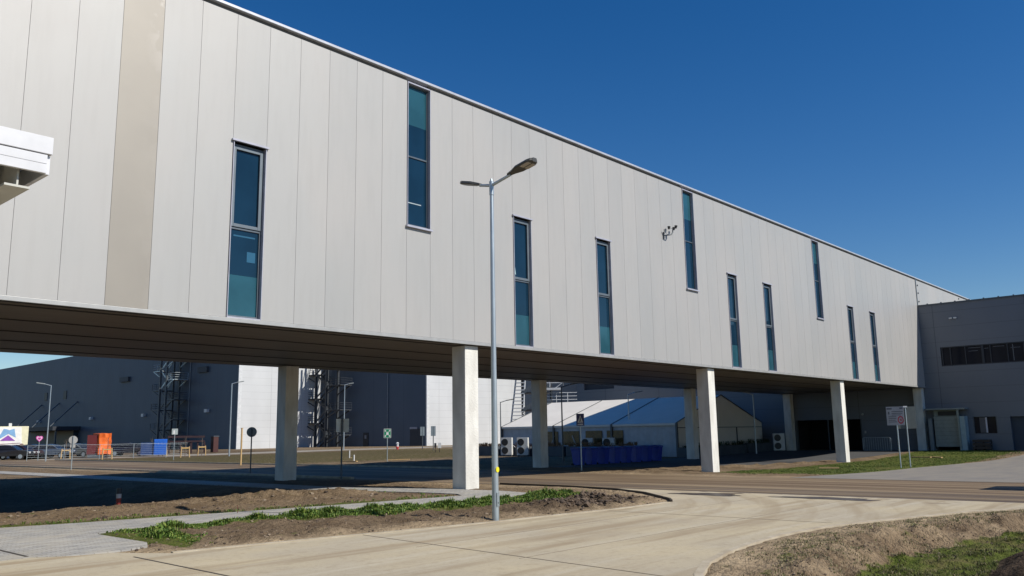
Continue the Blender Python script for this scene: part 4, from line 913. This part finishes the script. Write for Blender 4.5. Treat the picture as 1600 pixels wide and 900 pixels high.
# green assembly sign
b = (37.457, 44.774, -0.043, 2.183)
t = pole_at('assembly_sign', 'green assembly point sign with four white arrows', 'safety sign', b[0], b[1], b[3], rz=-math.atan2(b[0], b[1]))
H_ = b[3]; s_ = .42; w = MB(); w.box(-s_, s_, -.03, -.01, H_ - .98, H_); w.build('plate', white_s, t)
w = MB(); flat(w, rect(-s_ + .04, s_ - .04, H_ - .94, H_ - .04), -.034); w.build('green_field', M('sign_green', (.0, .22, .11), .4), t)
w = MB(); cz = H_ - .49
for sx_, sz_ in ((1,1), (1,-1), (-1,1), (-1,-1)):
    flat(w, [(sx_*.33, cz + sz_*.38), (sx_*.14, cz + sz_*.36), (sx_*.31, cz + sz_*.17)][::1 if sx_*sz_ > 0 else -1], -.040); w.bar((sx_*.27, -.038, cz + sz_*.31), (sx_*.15, -.038, cz + sz_*.17), .004, .07)
for a in (-.09, .0, .09): flat(w, circ(a, cz + .13 - abs(a)*.4, .045, 10), -.040); flat(w, rect(a - .045, a + .045, cz - .17, cz + .08 - abs(a)*.3), -.040 - abs(a)*.02)
w.build('arrows', white_s, t)
for ch in [k for k in bpy.data.objects if k.parent == t and not k.name.startswith('pole')]: ch.scale = (.58, 1, .62); ch.location.z = H_*(1-.62)
# twin plates
b = (20.845, 27.706, -0.000, 2.392)
t = pole_at('twin_plate_sign', 'pair of pale square plates on a dark pole under the wing', 'sign', b[0], b[1], b[3], rz=-math.atan2(b[0], b[1]), mat=steel_d)
for a, r_ in ((-.13, .5), (.16, -.35)):
    w = MB(); w.obox((a, .0, b[3] - .27), (.115*math.cos(r_), .115*math.sin(r_), 0), (0, .006, 0), (0, 0, .26)); w.build('plate', M('pale_blue_plate', (.78, .84, .86), .5), t)
# round signs
b = (22.496, 37.035, -0.000, 2.340)
t = pole_at('round_sign', 'dark back of a round sign in front of the white hall', 'road sign', b[0], b[1], b[3] - .1, rz=-math.atan2(b[0], b[1]), mat=steel_d)
w = MB(); w.cyl((0, .04, b[3] - .28), (0, .055, b[3] - .28), .24, n=28); w.build('plate', M('dark_plate_back', (.26, .31, .34), .5, .3), t)
b = (20.664, 53.635, -0.000, 2.098)
t = pole_at('round_sign', 'pale grey back of a round sign near the parked cars', 'road sign', b[0], b[1], b[3] - .1, rz=-math.atan2(b[0], b[1]))
w = MB(); w.cyl((0, .04, b[3] - .33), (0, .055, b[3] - .33), .24, n=28); w.build('plate', M('light_plate_back', (.42, .42, .42), .5, .3), t)
w = MB(); w.box(-.14, .14, .04, .055, b[3] - .78, b[3] - .59); w.build('lower_plate', M('light_plate_back', (.42, .42, .42), .5, .3), t)
# small square sign
b = (35.621, 70.864, -0.036, 2.656)
t = pole_at('square_sign', 'small pale square sign before the blue container', 'sign', b[0], b[1], b[3], rz=-math.atan2(b[0], b[1]))
w = MB(); w.box(-.24, .24, -.03, -.01, b[3] - .5, b[3]); w.build('plate', M('pale_grey_plate', (.35, .40, .40), .5), t)
w = MB(); flat(w, rect(-.12, .0, b[3] - .45, b[3] - .15), -.035); w.build('symbol', white_s, t)
# heart sign
b = (29.900, 85.344, -0.015, 2.499)
t = pole_at('heart_sign', 'pink heart-shaped sign on a thin pole beside the parked cars', 'sign', b[0], b[1], b[3] - .2, rz=-math.atan2(b[0], b[1]))
def heart(s, z0): return [(s*.0625*16*math.sin(a)**3*.9, z0 + s*.0625*(13*math.cos(a) - 5*math.cos(2*a) - 2*math.cos(3*a) - math.cos(4*a))) for a in [2*math.pi*k/36 for k in range(36)]]
w = MB(); flat(w, heart(.52, b[3] - .5), -.03, .02); w.build('heart_border', M('pink_border', (.60, .10, .40), .5), t)
w = MB(); flat(w, heart(.38, b[3] - .5), -.036, .004); w.build('heart_band', M('pale_pink', (.80, .55, .72), .5), t)
w = MB(); flat(w, heart(.24, b[3] - .5), -.042, .004); w.build('heart_centre', M('deep_pink', (.45, .03, .26), .5), t)
for ch in [k for k in bpy.data.objects if k.parent == t and not k.name.startswith('pole')]: ch.scale = (.6, 1, .6); ch.location.z = (b[3] - .3)*(1-.6)
# dark small signs by the far hall
for (b, label) in (((72.435, 79.827, -0.000, 2.762), 'small dark plate sign in front of the far hall gate'), ((66.340, 71.291, -0.000, 2.712), 'dark twin plate sign against the white hall wall')):
    t = pole_at('plate_sign', label, 'sign', b[0], b[1], b[3], .05, rz=-math.atan2(b[0], b[1]), mat=steel_d)
    for a in ((-.27, -.02), (.02, .27)): w = MB(); w.box(a[0], a[1], -.08, -.05, b[3] - 1.1, b[3]); w.build('plate', M('dark_plate_back', (.26, .31, .34), .5, .3), t)
b = (60.036, 63.756, -0.030, 0.960)
t = thing('utility_cabinet', 'small white and black utility cabinet on two legs', 'cabinet', (b[0], b[1], hz(b[0], b[1])), -math.atan2(b[0], b[1]))
w = MB(); w.box(-.05, .28, -.2, .2, b[3]*.45, b[3]); w.build('box', white, t)
w = MB(); w.box(-.42, -.2, -.15, .15, b[3]*.5, b[3]*.97); w.box(-.34, -.28, -.05, .05, 0, b[3]*.5); w.box(.08, .14, -.05, .05, 0, b[3]*.45); w.build('legs', black, t)
b = (70.857, 82.734, -0.000, 0.475)
t = thing('hydrant', 'red fire hydrant with a pale cap in front of the far hall', 'hydrant', (b[0], b[1], hz(b[0], b[1])))
w = MB(); w.cyl((0,0,0), (0,0,.35), .16, .14); w.cyl((-.22,0,.32), (.22,0,.32), .09, n=8); w.build('base', M('hydrant_red', (.45, .03, .03), .5), t)
w = MB(); w.cyl((0,0,.35), (0,0,.75), .15, .15); w.cyl((0,0,.75), (0,0,.9), .22, .08); w.build('cap', white, t)
# wooden post
b = (29.945, 50.486, -0.015, 2.424)
t = pole_at('wooden_post', 'bare tan wooden post beside the white hall corner', 'post', b[0], b[1], b[3], .055, mat=wood)
w = MB(); w.box(-.07, .07, -.07, .07, b[3], b[3] + .03); w.build('post_cap', wood, t)
# marker post in the shade
b = (10.588, 24.085, -0.000, 0.727)
t = thing('marker_post', 'short dark red marker post with grey top in the shade', 'bollard', (b[0], b[1], hz(b[0], b[1]) ))
w = MB(); w.cyl((0,0,-.6), (0,0,b[3]*.62), .065, n=16); w.build('shaft', M('marker_red', (.26, .03, .02), .6), t)
w = MB(); w.cyl((0,0,b[3]*.62), (0,0,b[3]*.78), .066, n=16); w.build('band', M('marker_pale', (.5, .5, .5), .6), t)
w = MB(); w.cyl((0,0,b[3]*.78), (0,0,b[3]), .075, .06, n=16); w.build('cap', black, t)
b = (10.658, 17.919, -0.000, 0.071)
t = thing('survey_marker', 'small white survey peg with a thin rusty rod by the path', 'marker', (b[0], b[1], hz(b[0], b[1])))
w = MB(); w.box(-.10, .10, -.06, .06, -.05, .05); w.build('peg', white, t)
w = MB(); w.cyl((-.06, 0, 0), (-.07, 0, .26), .007, n=6); w.build('rod', M('rust', (.14, .05, .03), .8), t)
# white short posts
for (b, label) in (((44.085, 57.524, -0.059, 0.625), 'short white marker stake left of the kneeling board'), ((37.181, 48.007, -0.042, 0.480), 'short pale stake on the far verge')):
    t = thing('marker_stake', label, 'stake', (b[0], b[1], hz(b[0], b[1]))); w = MB(); w.bar((0,0,-.2), (0,0,b[3]), .07); w.build('stake', white, t)
    w = MB(); w.bar((-.02,0,.0), (.25,0,.02), .04); w.build('brace', wood, t)
for (a, c, label) in (((36.860, 49.103), (37.256, 47.748), 'pale timber board lying on the brown verge'), ((40.066, 47.824), (41.096, 46.648), 'pale timber board lying beside the green sign'), ((41.830, 17.085), (42.227, 16.255), 'pale board lying in the near lawn'), ((57.593, 17.472), (57.400, 16.281), 'long pale board in the lawn by the notice signs'), ((57.707, 16.328), (57.464, 15.669), 'short pale board in the lawn right of the notice signs')):
    w = MB(); w.bar((a[0], a[1], hz(*a) + .05), (c[0], c[1], hz(*c) + .05), .16, .06); tag(w.build('timber_board', wood), label, 'board')

# wheelie bins
def bin_(mb0=None):
    t = thing('wheeled_bin', '', 'waste bin', (0,0,0), 0, 'row of blue wheeled bins under the wing')
    w = MB(); vs = [(-.20,-.26,.10),(.20,-.26,.10),(.20,.24,.10),(-.20,.24,.10),(-.25,-.36,.98),(.25,-.36,.98),(.25,.34,.98),(-.25,.34,.98)]
    w.add(vs, [(0,3,2,1),(4,5,6,7),(0,1,5,4),(1,2,6,5),(2,3,7,6),(3,0,4,7)]); w.box(-.27, .27, -.39, .36, .93, .99); w.build('body', M('bin_blue', (.010, .04, .33), .45), t, .015)
    w = MB(); w.prism([(-.265,-.40,1.0),(-.265,.36,1.0),(-.265,.36,1.08),(-.265,-.1,1.10),(-.265,-.40,1.04)], (.53,0,0)); w.build('lid', M('lid_blue', (.010, .03, .24), .45), t, .01)
    for s in (-1, 1): w = MB(); w.cyl((s*.22-.03, .26, .1), (s*.22+.03, .26, .1), .1, n=14); w.build('wheel', rubber, t)
    w = MB(); w.cyl((-.26, .40, .98), (.26, .40, .98), .018, n=6); w.build('handle', M('lid_blue', (.010, .03, .24), .45), t)
    return t
bl = [(38.758, 29.291), (46.982, 29.357)]
b0 = bin_(); NB = 8
ordn = ['leftmost', 'second', 'third', 'fourth', 'fifth', 'sixth', 'seventh', 'rightmost']
for i in range(NB):
    o = b0 if i == 0 else copy_tree(b0); f = i/(NB-1); x_ = bl[0][0] + (bl[1][0]-bl[0][0])*f; y_ = bl[0][1] + (bl[1][1]-bl[0][1])*f + .35
    o.location = (x_, y_, hz(x_, y_) + (.0)); o.rotation_euler.z = rnd.uniform(-.15, .15) - .12
    o['label'] = 'blue wheeled bin, %s of the eight in the row under the wing' % ordn[i]

# planters with dry plants
plm = M('planter_dark', (.07, .085, .10), .7, 0, (.05, .06, .075), (1,1,1), 2)
def planter(x0, y0, x1, y1, label, h=.75, dry=True):
    a, b = Vector((x0, y0, 0)), Vector((x1, y1, 0)); L = (b-a).length; ang = math.atan2(y1-y0, x1-x0)
    t = thing('planter', label, 'planter', (x0, y0, hz((x0+x1)/2, (y0+y1)/2)), ang, 'dark planter boxes around the tent')
    w = MB(); w.box(.03, L - .03, -.35, -.27, 0, h); w.box(.03, L - .03, .27, .35, 0, h); w.box(.03, .11, -.27, .27, 0, h); w.box(L - .11, L - .03, -.27, .27, 0, h); w.build('box', plm, t)
    w = MB(); w.box(.11, L - .11, -.27, .27, 0, h - .06); w.build('soil', cm[2], t)
    w = MB()
    for _ in range(int(L*14)):
        x_, y_ = rnd.uniform(.15, L - .15), rnd.uniform(-.22, .22); hh = rnd.uniform(.1, .42); a_ = rnd.random()*6.28
        for _k in range(4):
            a_ += 1.7; dx, dy = math.cos(a_)*.12, math.sin(a_)*.12
            w.add([(x_-.02, y_, h-.06), (x_+.02, y_, h-.06), (x_+dx+.02, y_+dy, h-.06+hh), (x_+dx-.02, y_+dy, h-.06+hh*.9)], [(0,1,2,3)])
    w.build('dry_plants', M('dry_reddish_plants', (.20, .11, .05), .8) if dry else leafmat('dark_plants', (.05, .07, .03)), t)
py_ = [50.6, 47.2, 43.8, 40.4, 37.0, 33.6]
for i, (ya, yb) in enumerate(zip(py_, py_[1:])): planter(51.6, ya, 51.6, yb + .15, ['planter with dry reddish plants nearest the lamp pole', 'planter with dry plants behind the air conditioner', 'planter partly hidden by the dark rear column', 'planter behind the leftmost blue bins', 'planter behind the middle blue bins'][i])
px_ = [52.2, 56.8, 61.4, 66.0]
for i, (xa, xb) in enumerate(zip(px_, px_[1:])): planter(xa, 30.9, xb - .15, 30.9, ['planter at the left corner of the tent gable', 'planter under the middle of the tent gable', 'planter at the right corner of the tent gable'][i], dry=False)

# air conditioners
def aircon(x, y, rz, label, two=True, s=1.0):
    t = thing('air_conditioner', label, 'air conditioner', (x, y, hz(x, y)), rz, 'outdoor air conditioner units by the tent')
    h = 1.35*s if two else .65*s; w = MB(); w.box(-.45*s, .45*s, -.16*s, .16*s, .1, .1 + h); w.build('case', M('ac_white', (.66, .66, .64), .5), t, .01)
    for k in range(2 if two else 1):
        cz = .1 + (.35 + k*.65)*s if two else .1 + h/2; g_ = MB(); g_.cyl((-.12*s, -.165*s, cz), (-.12*s, -.185*s, cz), .27*s, n=20); g_.build('fan_grille', black, t)
    for a in (-.4*s, .32*s): w = MB(); w.box(a, a + .08*s, -.14*s, .14*s, 0, .099); w.build('foot', steel_d, t)
    return t
aircon(50.7, 45.9, -1.15, 'tall two-fan air conditioner with its white side lit by the sun')
aircon(50.8, 44.3, -1.15, 'two-fan air conditioner half hidden behind the dark rear column')
for y_, label in ((39.2, 'single-fan air conditioner before the third tent window'), (37.2, 'single-fan air conditioner before the fourth tent window')):
    o = aircon(52.4, y_, -1.2, label, False, 1.0); o.location.z = .55
    w = MB(); w.box(-.4, .4, -.15, .15, -.65, .0); w.build('stand', steel_d, o)
aircon(66.2, 30.2, -.9, 'two-fan air conditioner in deep shade right of the tent gable')
w = MB(); w.tube([(50.95, 46.0, 1.0), (51.2, 45.6, .75), (51.4, 45.2, .35), (51.6, 44.9, .1)], .025, 6); tag(w.build('coolant_hose', white), 'pale hose curling from the sunlit air conditioner', 'hose')

# ------------------------------------------------------------------ left background: yard, cars, containers
def container(b0_, b1_, depth, h, name, label, cat, mats, rib=True):
    a, b = Vector((b0_[0], b0_[1], 0)), Vector((b1_[0], b1_[1], 0)); L = (b-a).length; ang = math.atan2(b.y-a.y, b.x-a.x)
    t = thing(name, label, cat, (a.x, a.y, 0), ang); w = MB(); w.box(0, L, 0, depth, .1, h); w.build('body', mats, t, .02)
    return t, L
# billboard cabin
D = 105
def at(px, py, D=105): return None
qa, qb, qt = (29.466, 99.738, 0.398), (33.375, 98.499, 0.288), (33.169, 98.569, 3.351)
t, L = container(qa, qb, 3.0, qt[2], 'painted_cabin', 'cream site cabin painted with a blue and purple emblem', 'cabin', M('cream_paint', (.80, .76, .52), .6))
e = MB(); hq = qt[2]; u = L/71.5
def cp_(x, y): return ((x + 30)*u, hq*(712-y)/46.0)
flat(e, [cp_(-18, 667), cp_(30, 667), cp_(34, 711), cp_(-18, 711)], -.02, .01); e.build('white_field', M('cream_white', (.86, .85, .80), .6), t)
e = MB(); flat(e, [cp_(2, 669.5), cp_(7, 670), cp_(11, 671.5), cp_(14, 670.5), cp_(19, 669.5), cp_(22, 682), cp_(10, 676.5), cp_(-2, 683), cp_(-6, 683)], -.035, .01); e.build('blue_emblem', M('emblem_blue', (.22, .42, .66), .6), t)
e = MB(); flat(e, [cp_(-3, 686.5), cp_(21.5, 686.5), cp_(9.5, 678.5)], -.035, .01); e.build('purple_emblem', M('emblem_purple', (.28, .08, .42), .6), t)
e = MB(); flat(e, [cp_(-8, 691), cp_(30, 689.5), cp_(30, 690.3), cp_(-8, 691.8)], -.035, .01); flat(e, [(p_[0], p_[1]) for p_ in [(cp_(32, 694)[0] + .25*math.cos(k*.52), cp_(32, 694)[1] + .25*math.sin(k*.52)) for k in range(12)]], -.035, .01); e.build('dark_lines', M('emblem_maroon', (.14, .03, .06), .6), t)
e = MB(); e.box(L*.55, L*.62, 1, 1.4, hq, hq + .35); e.build('vent', white, t)
# orange covered skip
qa, qb, qt = (37.077, 89.634, 0.600), (38.110, 89.200, 0.574), (38.010, 89.243, 2.447)
t = thing('covered_skip', 'orange tarpaulin-covered skip in the yard', 'skip', (qa[0], qa[1], 0), math.atan2(qb[1]-qa[1], qb[0]-qa[0]) )
L = math.hypot(qb[0]-qa[0], qb[1]-qa[1]); h = qt[2]
w = MB(); nn = 9
ff = lambda u, v: (.06*math.sin(u*9 + v*3), .05*math.sin(v*8 + u*4))
vs = []; fs = []
ring = [(0, 0), (L*.33, 0), (L*.66, 0), (L, 0), (L, 1.2), (L, 2.4), (L*.5, 2.5), (0, 2.4), (-1.0, 1.2)][:]
ring = [(0, 0), (L*.25, 0), (L*.5, 0), (L*.75, 0), (L, 0), (L, 2.2), (0, 2.2), (-.6, 1.1)]
for k in range(6):
    z_ = .35 + (h - .35)*k/5
    for i, (a, b_) in enumerate(ring): vs.append((a + rnd.uniform(-.06, .06), b_ + rnd.uniform(-.09, .09), z_ + (rnd.uniform(-.05, .05) if k == 0 else rnd.uniform(-.03,.03))))
m_ = len(ring)
for k in range(5):
    for i in range(m_): fs.append((k*m_ + i, k*m_ + (i+1) % m_, (k+1)*m_ + (i+1) % m_, (k+1)*m_ + i))
fs.append(tuple(5*m_ + i for i in range(m_))); w.add(vs, fs); w.build('tarpaulin', M('orange_tarpaulin', (.80, .13, .02), .45, 0, (.85, .20, .04), (1,1,1), 2, .4, 3), t)
w = MB(); w.box(-1.1, -.05, .3, 2.3, .35, h - .15); w.build('shaded_side', M('shaded_orange_tarpaulin', (.10, .006, .008), .6), t)  # shaded left side of the orange cover, shade put into the dark red
w = MB(); w.box(-1.0, L - .2, .2, 2.0, .0, .34); w.build('base', steel_d, t)
# blue container
qa, qb, qt = (43.096, 90.237, 0.374), (44.273, 89.666, 0.343), (44.180, 89.711, 1.775)
t, L = container(qa, qb, 2.4, qt[2], 'blue_container', 'bright blue steel container in front of the stair tower', 'container', M('container_blue', (.012, .12, .55), .5))
w = MB()
for i in range(1, 9): w.box(L*i/9 - .06, L*i/9 + .06, -.04, -.002, .2, qt[2] - .12)
w.build('ribs', M('container_blue', (.012, .12, .55), .5), t); w = MB(); w.box(-1.3, -.02, .2, 2.2, .1, qt[2] - .35); w.build('side_unit', M('navy_unit', (.02, .05, .16), .5), t)
# dark red steel racks
for (x0_, x1_, label) in ((262, 300, 'dark red steel rack right of the blue container'), (345-0, 368, 'dark red steel frame beside the shaded hall wall')):
    pass
qa, qb = (49.631, 100.403, 1.322), (52.092, 99.148, 1.270); qc, qd = (54.603, 104.607, 1.415), (56.248, 103.731, 1.381)
for (a, b_, label) in ((qa, qb, 'dark red steel rack right of the blue container'), (qc, qd, 'dark red steel rack behind the staked saplings')):
    t = thing('steel_rack', label, 'rack', (a[0], a[1], 0), math.atan2(b_[1]-a[1], b_[0]-a[0]), 'dark red steel racks in the yard'); L = math.hypot(b_[0]-a[0], b_[1]-a[1])
    w = MB(); w.box(0, L, 0, .8, 1.9, 2.15); w.box(0, L, 0, .8, 1.35, 1.55); w.build('beams', M('rack_maroon', (.025, .008, .012), .6), t)
    for f in (.03, .5, .94): w = MB(); w.box(L*f, L*f + .2, .1, .7, 0, 1.34); w.build('upright', M('rack_maroon', (.025, .008, .012), .6), t)
q_ = (57.308, 103.150, 0.540)
t = thing('red_cabinet', 'narrow dark red cabinet against the shaded hall wall', 'cabinet', (q_[0], q_[1], 0)); w = MB(); w.box(-.35, .35, -.35, .35, 0, 2.0); w.build('body', M('cabinet_red', (.06, .018, .016), .6), t, .02); w = MB(); w.box(-.4, .4, -.4, .4, 2.0, 2.1); w.build('lid', steel_d, t)

# cars
def make_car(paint, name_label):
    t = thing('parked_car', name_label, 'car', (0,0,0), 0, 'cars parked behind the yard fence')
    W = .88
    prof = [(-2.05, .35), (-2.1, .62), (-1.95, .86), (-1.0, .95), (-.35, 1.38), (.2, 1.46), (1.0, 1.44), (1.65, 1.05), (2.05, .98), (2.1, .5), (2.05, .35)]
    def wd(z): return W if z < 1.0 else W - (z - 1.0)*.42
    w = MB(); n = len(prof); vs = [(x_, -wd(z_), z_) for x_, z_ in prof] + [(x_, wd(z_), z_) for x_, z_ in prof]
    w.add(vs, [tuple(range(n)), tuple(range(n, 2*n))[::-1]] + [(k, (k+1) % n + 0, (k+1) % n + n, k + n)[::-1] for k in range(n)]); w.build('body', paint, t, .04)
    w = MB(); gl = [(-.92, .98), (-.36, 1.33), (.2, 1.40), (.95, 1.38), (1.5, 1.04)]
    for s in (-1, 1):
        pts = [(x_, s*(wd(z_) + .006), z_) for x_, z_ in gl]; w.poly(pts if s < 0 else pts[::-1])
    w.add([(-1.0+.02, -.72, .975), (-1.0+.02, .72, .975), (-.38, .62, 1.385), (-.38, -.62, 1.385)], [(0,3,2,1)]); w.add([(1.62, -.7, 1.09), (1.62, .7, 1.09), (1.07, .62, 1.43), (1.07, -.62, 1.43)], [(0,1,2,3)]); w.build('windows', glass_d, t)
    for x_ in (-1.3, 1.3):
        for s in (-1, 1):
            w = MB(); w.cyl((x_, s*.72, .32), (x_, s*.89, .32), .32, n=18); wl = w.build('wheel', rubber, t)
            w = MB(); w.cyl((x_, s*.885, .32), (x_, s*.90, .32), .2, n=12); w.build('rim', galv, wl)
    for s in (-1, 1): w = MB(); w.box(-2.10, -1.9, s*.66 - .18, s*.66 + .18, .62, .78); w.build('headlight', white, t)
    w = MB(); w.box(-2.13, -2.08, -.5, .5, .42, .55); w.build('grille', black, t)
    return t
cars = [((30.018, 93.289, 0.409), (.03, .03, .035), 'dark hatchback with a bright nose before the cream cabin', 2.5),
        ((31.634, 94.865, 0.418), (.05, .025, .03), 'dark maroon car at the cabin corner', 2.3),
        ((33.740, 97.317, 0.348), (.03, .035, .05), 'black car behind the pink heart sign', 2.4),
        ((34.159, 93.985, 0.413), (.10, .13, .18), 'blue-grey car right of the left street lamp', 2.4),
        ((37.796, 96.889, 0.435), (.16, .17, .17), 'grey car between the round sign and the skip', 2.2),
        ((40.083, 100.286, 0.436), (.03, .04, .03), 'dark car left of the orange skip', 2.2),
        ((42.627, 94.863, 0.378), (.03, .03, .045), 'dark car between the orange skip and the blue container', 2.4)]
for i, (q_, c, label, rz) in enumerate(cars):
    pm = bpy.data.materials.new('car_paint'); pm = M('car_paint_%d' % i, c, .25, .3)
    t = make_car(pm, label); t.location = (q_[0], q_[1], 0); t.rotation_euler.z = rz

# wire fence along the yard
fa, fb = (28.914, 85.229, 0.362), (42.407, 81.643, 0.283)
t = thing('wire_fence', 'thin galvanised wire fence in front of the parked cars', 'fence', (fa[0], fa[1], 0), math.atan2(fb[1]-fa[1], fb[0]-fa[0])); L = math.hypot(fb[0]-fa[0], fb[1]-fa[1])
w = MB(); w.cyl((0,0,1.35), (L,0,1.35), .014, n=6); w.cyl((0,0,.3), (L,0,.3), .012, n=5)
for i in range(5): w.cyl((0,0,.5+i*.18), (L,0,.5+i*.18), .006, n=4)
w.build('wires', galv, t)
for i in range(int(L/3)+1): w = MB(); w.cyl((i*3., 0, -.2), (i*3., 0, 1.4), .03, n=8); w.build('post', galv, t)

# staked saplings
def sapling():
    t = thing('staked_sapling', '', 'young tree', (0,0,0), 0, 'young trees tied to wooden stakes')
    for s in (-1, 1): w = MB(); w.cyl((s*.42, 0, -.1), (s*.36, 0, 1.05), .055, n=8); w.build('stake', wood, t)
    w = MB(); w.bar((-.42, 0, .92), (.42, 0, .92), .05, .1); w.build('crossbar', wood, t)
    w = MB(); w.cyl((0, .03, -.1), (.02, .03, 2.0), .035, .02, 8); 
    for k in range(5): a = k*1.3; w.cyl((0, .03, 1.1 + k*.18), (math.cos(a)*.28, .03 + math.sin(a)*.28, 1.45 + k*.2), .012, .005, 5)
    w.build('trunk', M('bark', (.16, .12, .09), .8), t)
    w = MB(); w.box(-.3, .3, -.012, .012, .84, .88); w.build('tie', M('yellow_tie', (.65, .42, .03), .6), t)
    return t
s0 = sapling()
for i, (b, label) in enumerate((((34.545, 91.303), 'staked sapling with yellow tie beside the round sign'), ((34.705, 81.953), 'staked sapling below the orange skip'), ((47.457, 99.984), 'staked sapling left of the blue container'), ((44.045, 90.102), 'staked sapling before the blue container'), ((41.409, 80.066), 'staked sapling right of the small square sign'), ((46.847, 86.943), 'staked sapling nearest the far single lamp'))):
    o = s0 if i == 0 else copy_tree(s0); o.location = (b[0], b[1], hz(*b)); o.rotation_euler.z = -math.atan2(b[0], b[1]) + rnd.uniform(-.3, .3); o['label'] = label
    sc = 1.0

# ------------------------------------------------------------------ canopy corner at top left
cn = thing('gatehouse_canopy', 'corner of a white canopy roof with a steel beam beneath, at upper left', 'canopy', (3.41, 10, 0))
w = MB(); w.box(-7.4, 0, 0, .05, 4.92, 5.12); w.box(-7.4, -.05, .003, .05, 4.80, 4.905); w.box(-7.4, -.05, .003, .05, 4.69, 4.797)
w.box(-.05, 0, .05, 6.0, 4.92, 5.12); w.box(-.053, -.003, .05, 6.0, 4.69, 4.905); w.build('fascia', M('white_fascia', (.62, .63, .66), .4, .0), cn, .004)
w = MB(); w.box(-7.4, -.05, .05, 6.0, 4.98, 5.10); w.build('roof', white, cn)
w = MB(); w.box(-7.3, -.06, .06, 5.9, 4.93, 4.97); w.build('ceiling', M('olive_soffit', (.10, .10, .07), .7), cn)
w = MB(); w.box(-.31, -.29, .12, 5.8, 4.53, 4.90); w.box(-.43, -.17, .12, 5.8, 4.505, 4.53); w.box(-.43, -.17, .12, 5.8, 4.90, 4.925); w.build('beam', M('beam_paint', (.5, .5, .46), .6), cn)
w = MB(); w.box(-7.2, -.45, .55, .80, 4.60, 4.92); w.build('beam', M('beam_grey', (.12, .14, .16), .6), cn)
for x_ in (-1.9, -6.9):
    for y_ in (.7, 5.2): w = MB(); w.box(x_ - .1, x_ + .1, y_ - .1, y_ + .1, -.2, 4.59 if y_ < 1 else 4.87); w.build('post', galv, cn)

# ------------------------------------------------------------------ unseen lorry added beyond the right edge to cast a shadow on the asphalt
lr = thing('shadow_lorry', 'white box lorry added unseen beyond the right edge to cast a shadow', 'lorry', (28.2, 0, 0))
w = MB(); w.box(-1.2, 1.2, -5.0, 1.2, 1.0, 3.4); w.build('cargo_box', white, lr, .03)
w = MB(); w.prism([(-1.15, 1.4, .7), (-1.15, 3.55, .7), (-1.15, 3.6, 1.7), (-1.15, 3.3, 2.75), (-1.15, 1.4, 2.8)], (2.3, 0, 0)); w.build('cab', M('lorry_cab', (.5, .5, .52), .4), lr, .05)
w = MB(); w.add([(-1.0, 3.602, 1.75), (1.0, 3.602, 1.75), (.95, 3.34, 2.62), (-.95, 3.34, 2.62)], [(0,1,2,3)]); w.build('windscreen', glass_d, lr)
w = MB(); w.box(-.5, .5, -4.8, 3.2, .7, .95); w.build('chassis', steel_d, lr)
for s in (-1, 1):
    for y_ in (2.5, -2.6, -3.7): w = MB(); w.cyl((s*.85, y_, .5), (s*1.15, y_, .5), .5, n=20); w.build('wheel', rubber, lr)

# manhole covers / dark wet patches on the concrete
for (b, rx, ry, label) in (((20.789, 11.602), .42, .95, 'dark wet patch beside the kerb end'), ((20.937, 8.417), .34, 1.25, 'long dark wet mud patch at the asphalt edge')):
    w = MB(); pts = []
    for k in range(30):
        a = 2*math.pi*k/30; r_ = 1 + .18*math.sin(3*a + b[0]) + .12*math.sin(7*a); pts.append((b[0] + rx*r_*math.cos(a), b[1] + ry*r_*math.sin(a), float(base(b[0], b[1])) + .021))
    w.poly(pts); tag(w.build('mud_puddle', M('wet_mud', (.045, .030, .022), .35)), kind='structure')
b = (20.711, 11.501)

# ------------------------------------------------------------------ sky, sun, camera
W = bpy.data.worlds.new('World'); SC.world = W; W.use_nodes = True; n, l = W.node_tree.nodes, W.node_tree.links
sky = n.new('ShaderNodeTexSky'); sky.sky_type = 'NISHITA'; sky.sun_disc = False
sd = Vector((.31, -1.1, 1)).normalized()
sky.sun_elevation = math.asin(sd.z); sky.sun_rotation = math.atan2(sd.x, sd.y)
sky.air_density = 1.0; sky.dust_density = .15; sky.ozone_density = 3.0
hs = n.new('ShaderNodeHueSaturation'); hs.inputs['Saturation'].default_value = 1.38; hs.inputs['Hue'].default_value = .508; hs.inputs['Value'].default_value = 1.0; l.new(sky.outputs[0], hs.inputs['Color'])
l.new(hs.outputs[0], n['Background'].inputs[0]); n['Background'].inputs[1].default_value = .085
sun = bpy.data.lights.new('sun', 'SUN'); sun.energy = 5.0; sun.angle = math.radians(.53); sun.color = (1, .95, .86)
so = bpy.data.objects.new('sun', sun); C.objects.link(so); so.rotation_euler = sd.to_track_quat('Z', 'Y').to_euler()
yaw, pitch, roll = 0.844037852, 0.171428881, -0.0166875311
fwd = Vector((math.sin(yaw)*math.cos(pitch), math.cos(yaw)*math.cos(pitch), math.sin(pitch)))
r0 = Vector((math.cos(yaw), -math.sin(yaw), 0)); u0 = r0.cross(fwd)
r_ = r0*math.cos(roll) + u0*math.sin(roll); u_ = -r0*math.sin(roll) + u0*math.cos(roll)
cam = bpy.data.cameras.new('camera'); co = bpy.data.objects.new('camera', cam); C.objects.link(co)
mw = Matrix((( r_.x, u_.x, -fwd.x, 0), (r_.y, u_.y, -fwd.y, 0), (r_.z, u_.z, -fwd.z, 1.7), (0, 0, 0, 1)))
co.matrix_world = mw; cam.sensor_width = 36; cam.lens = 1317.23/1600*36; cam.clip_end = 5000; cam.clip_start = .05
SC.camera = co
SC.render.resolution_x = 1024; SC.render.resolution_y = 576
SC.view_settings.view_transform = 'Standard'; SC.view_settings.look = 'None'; SC.view_settings.exposure = 0.15; SC.view_settings.gamma = 1
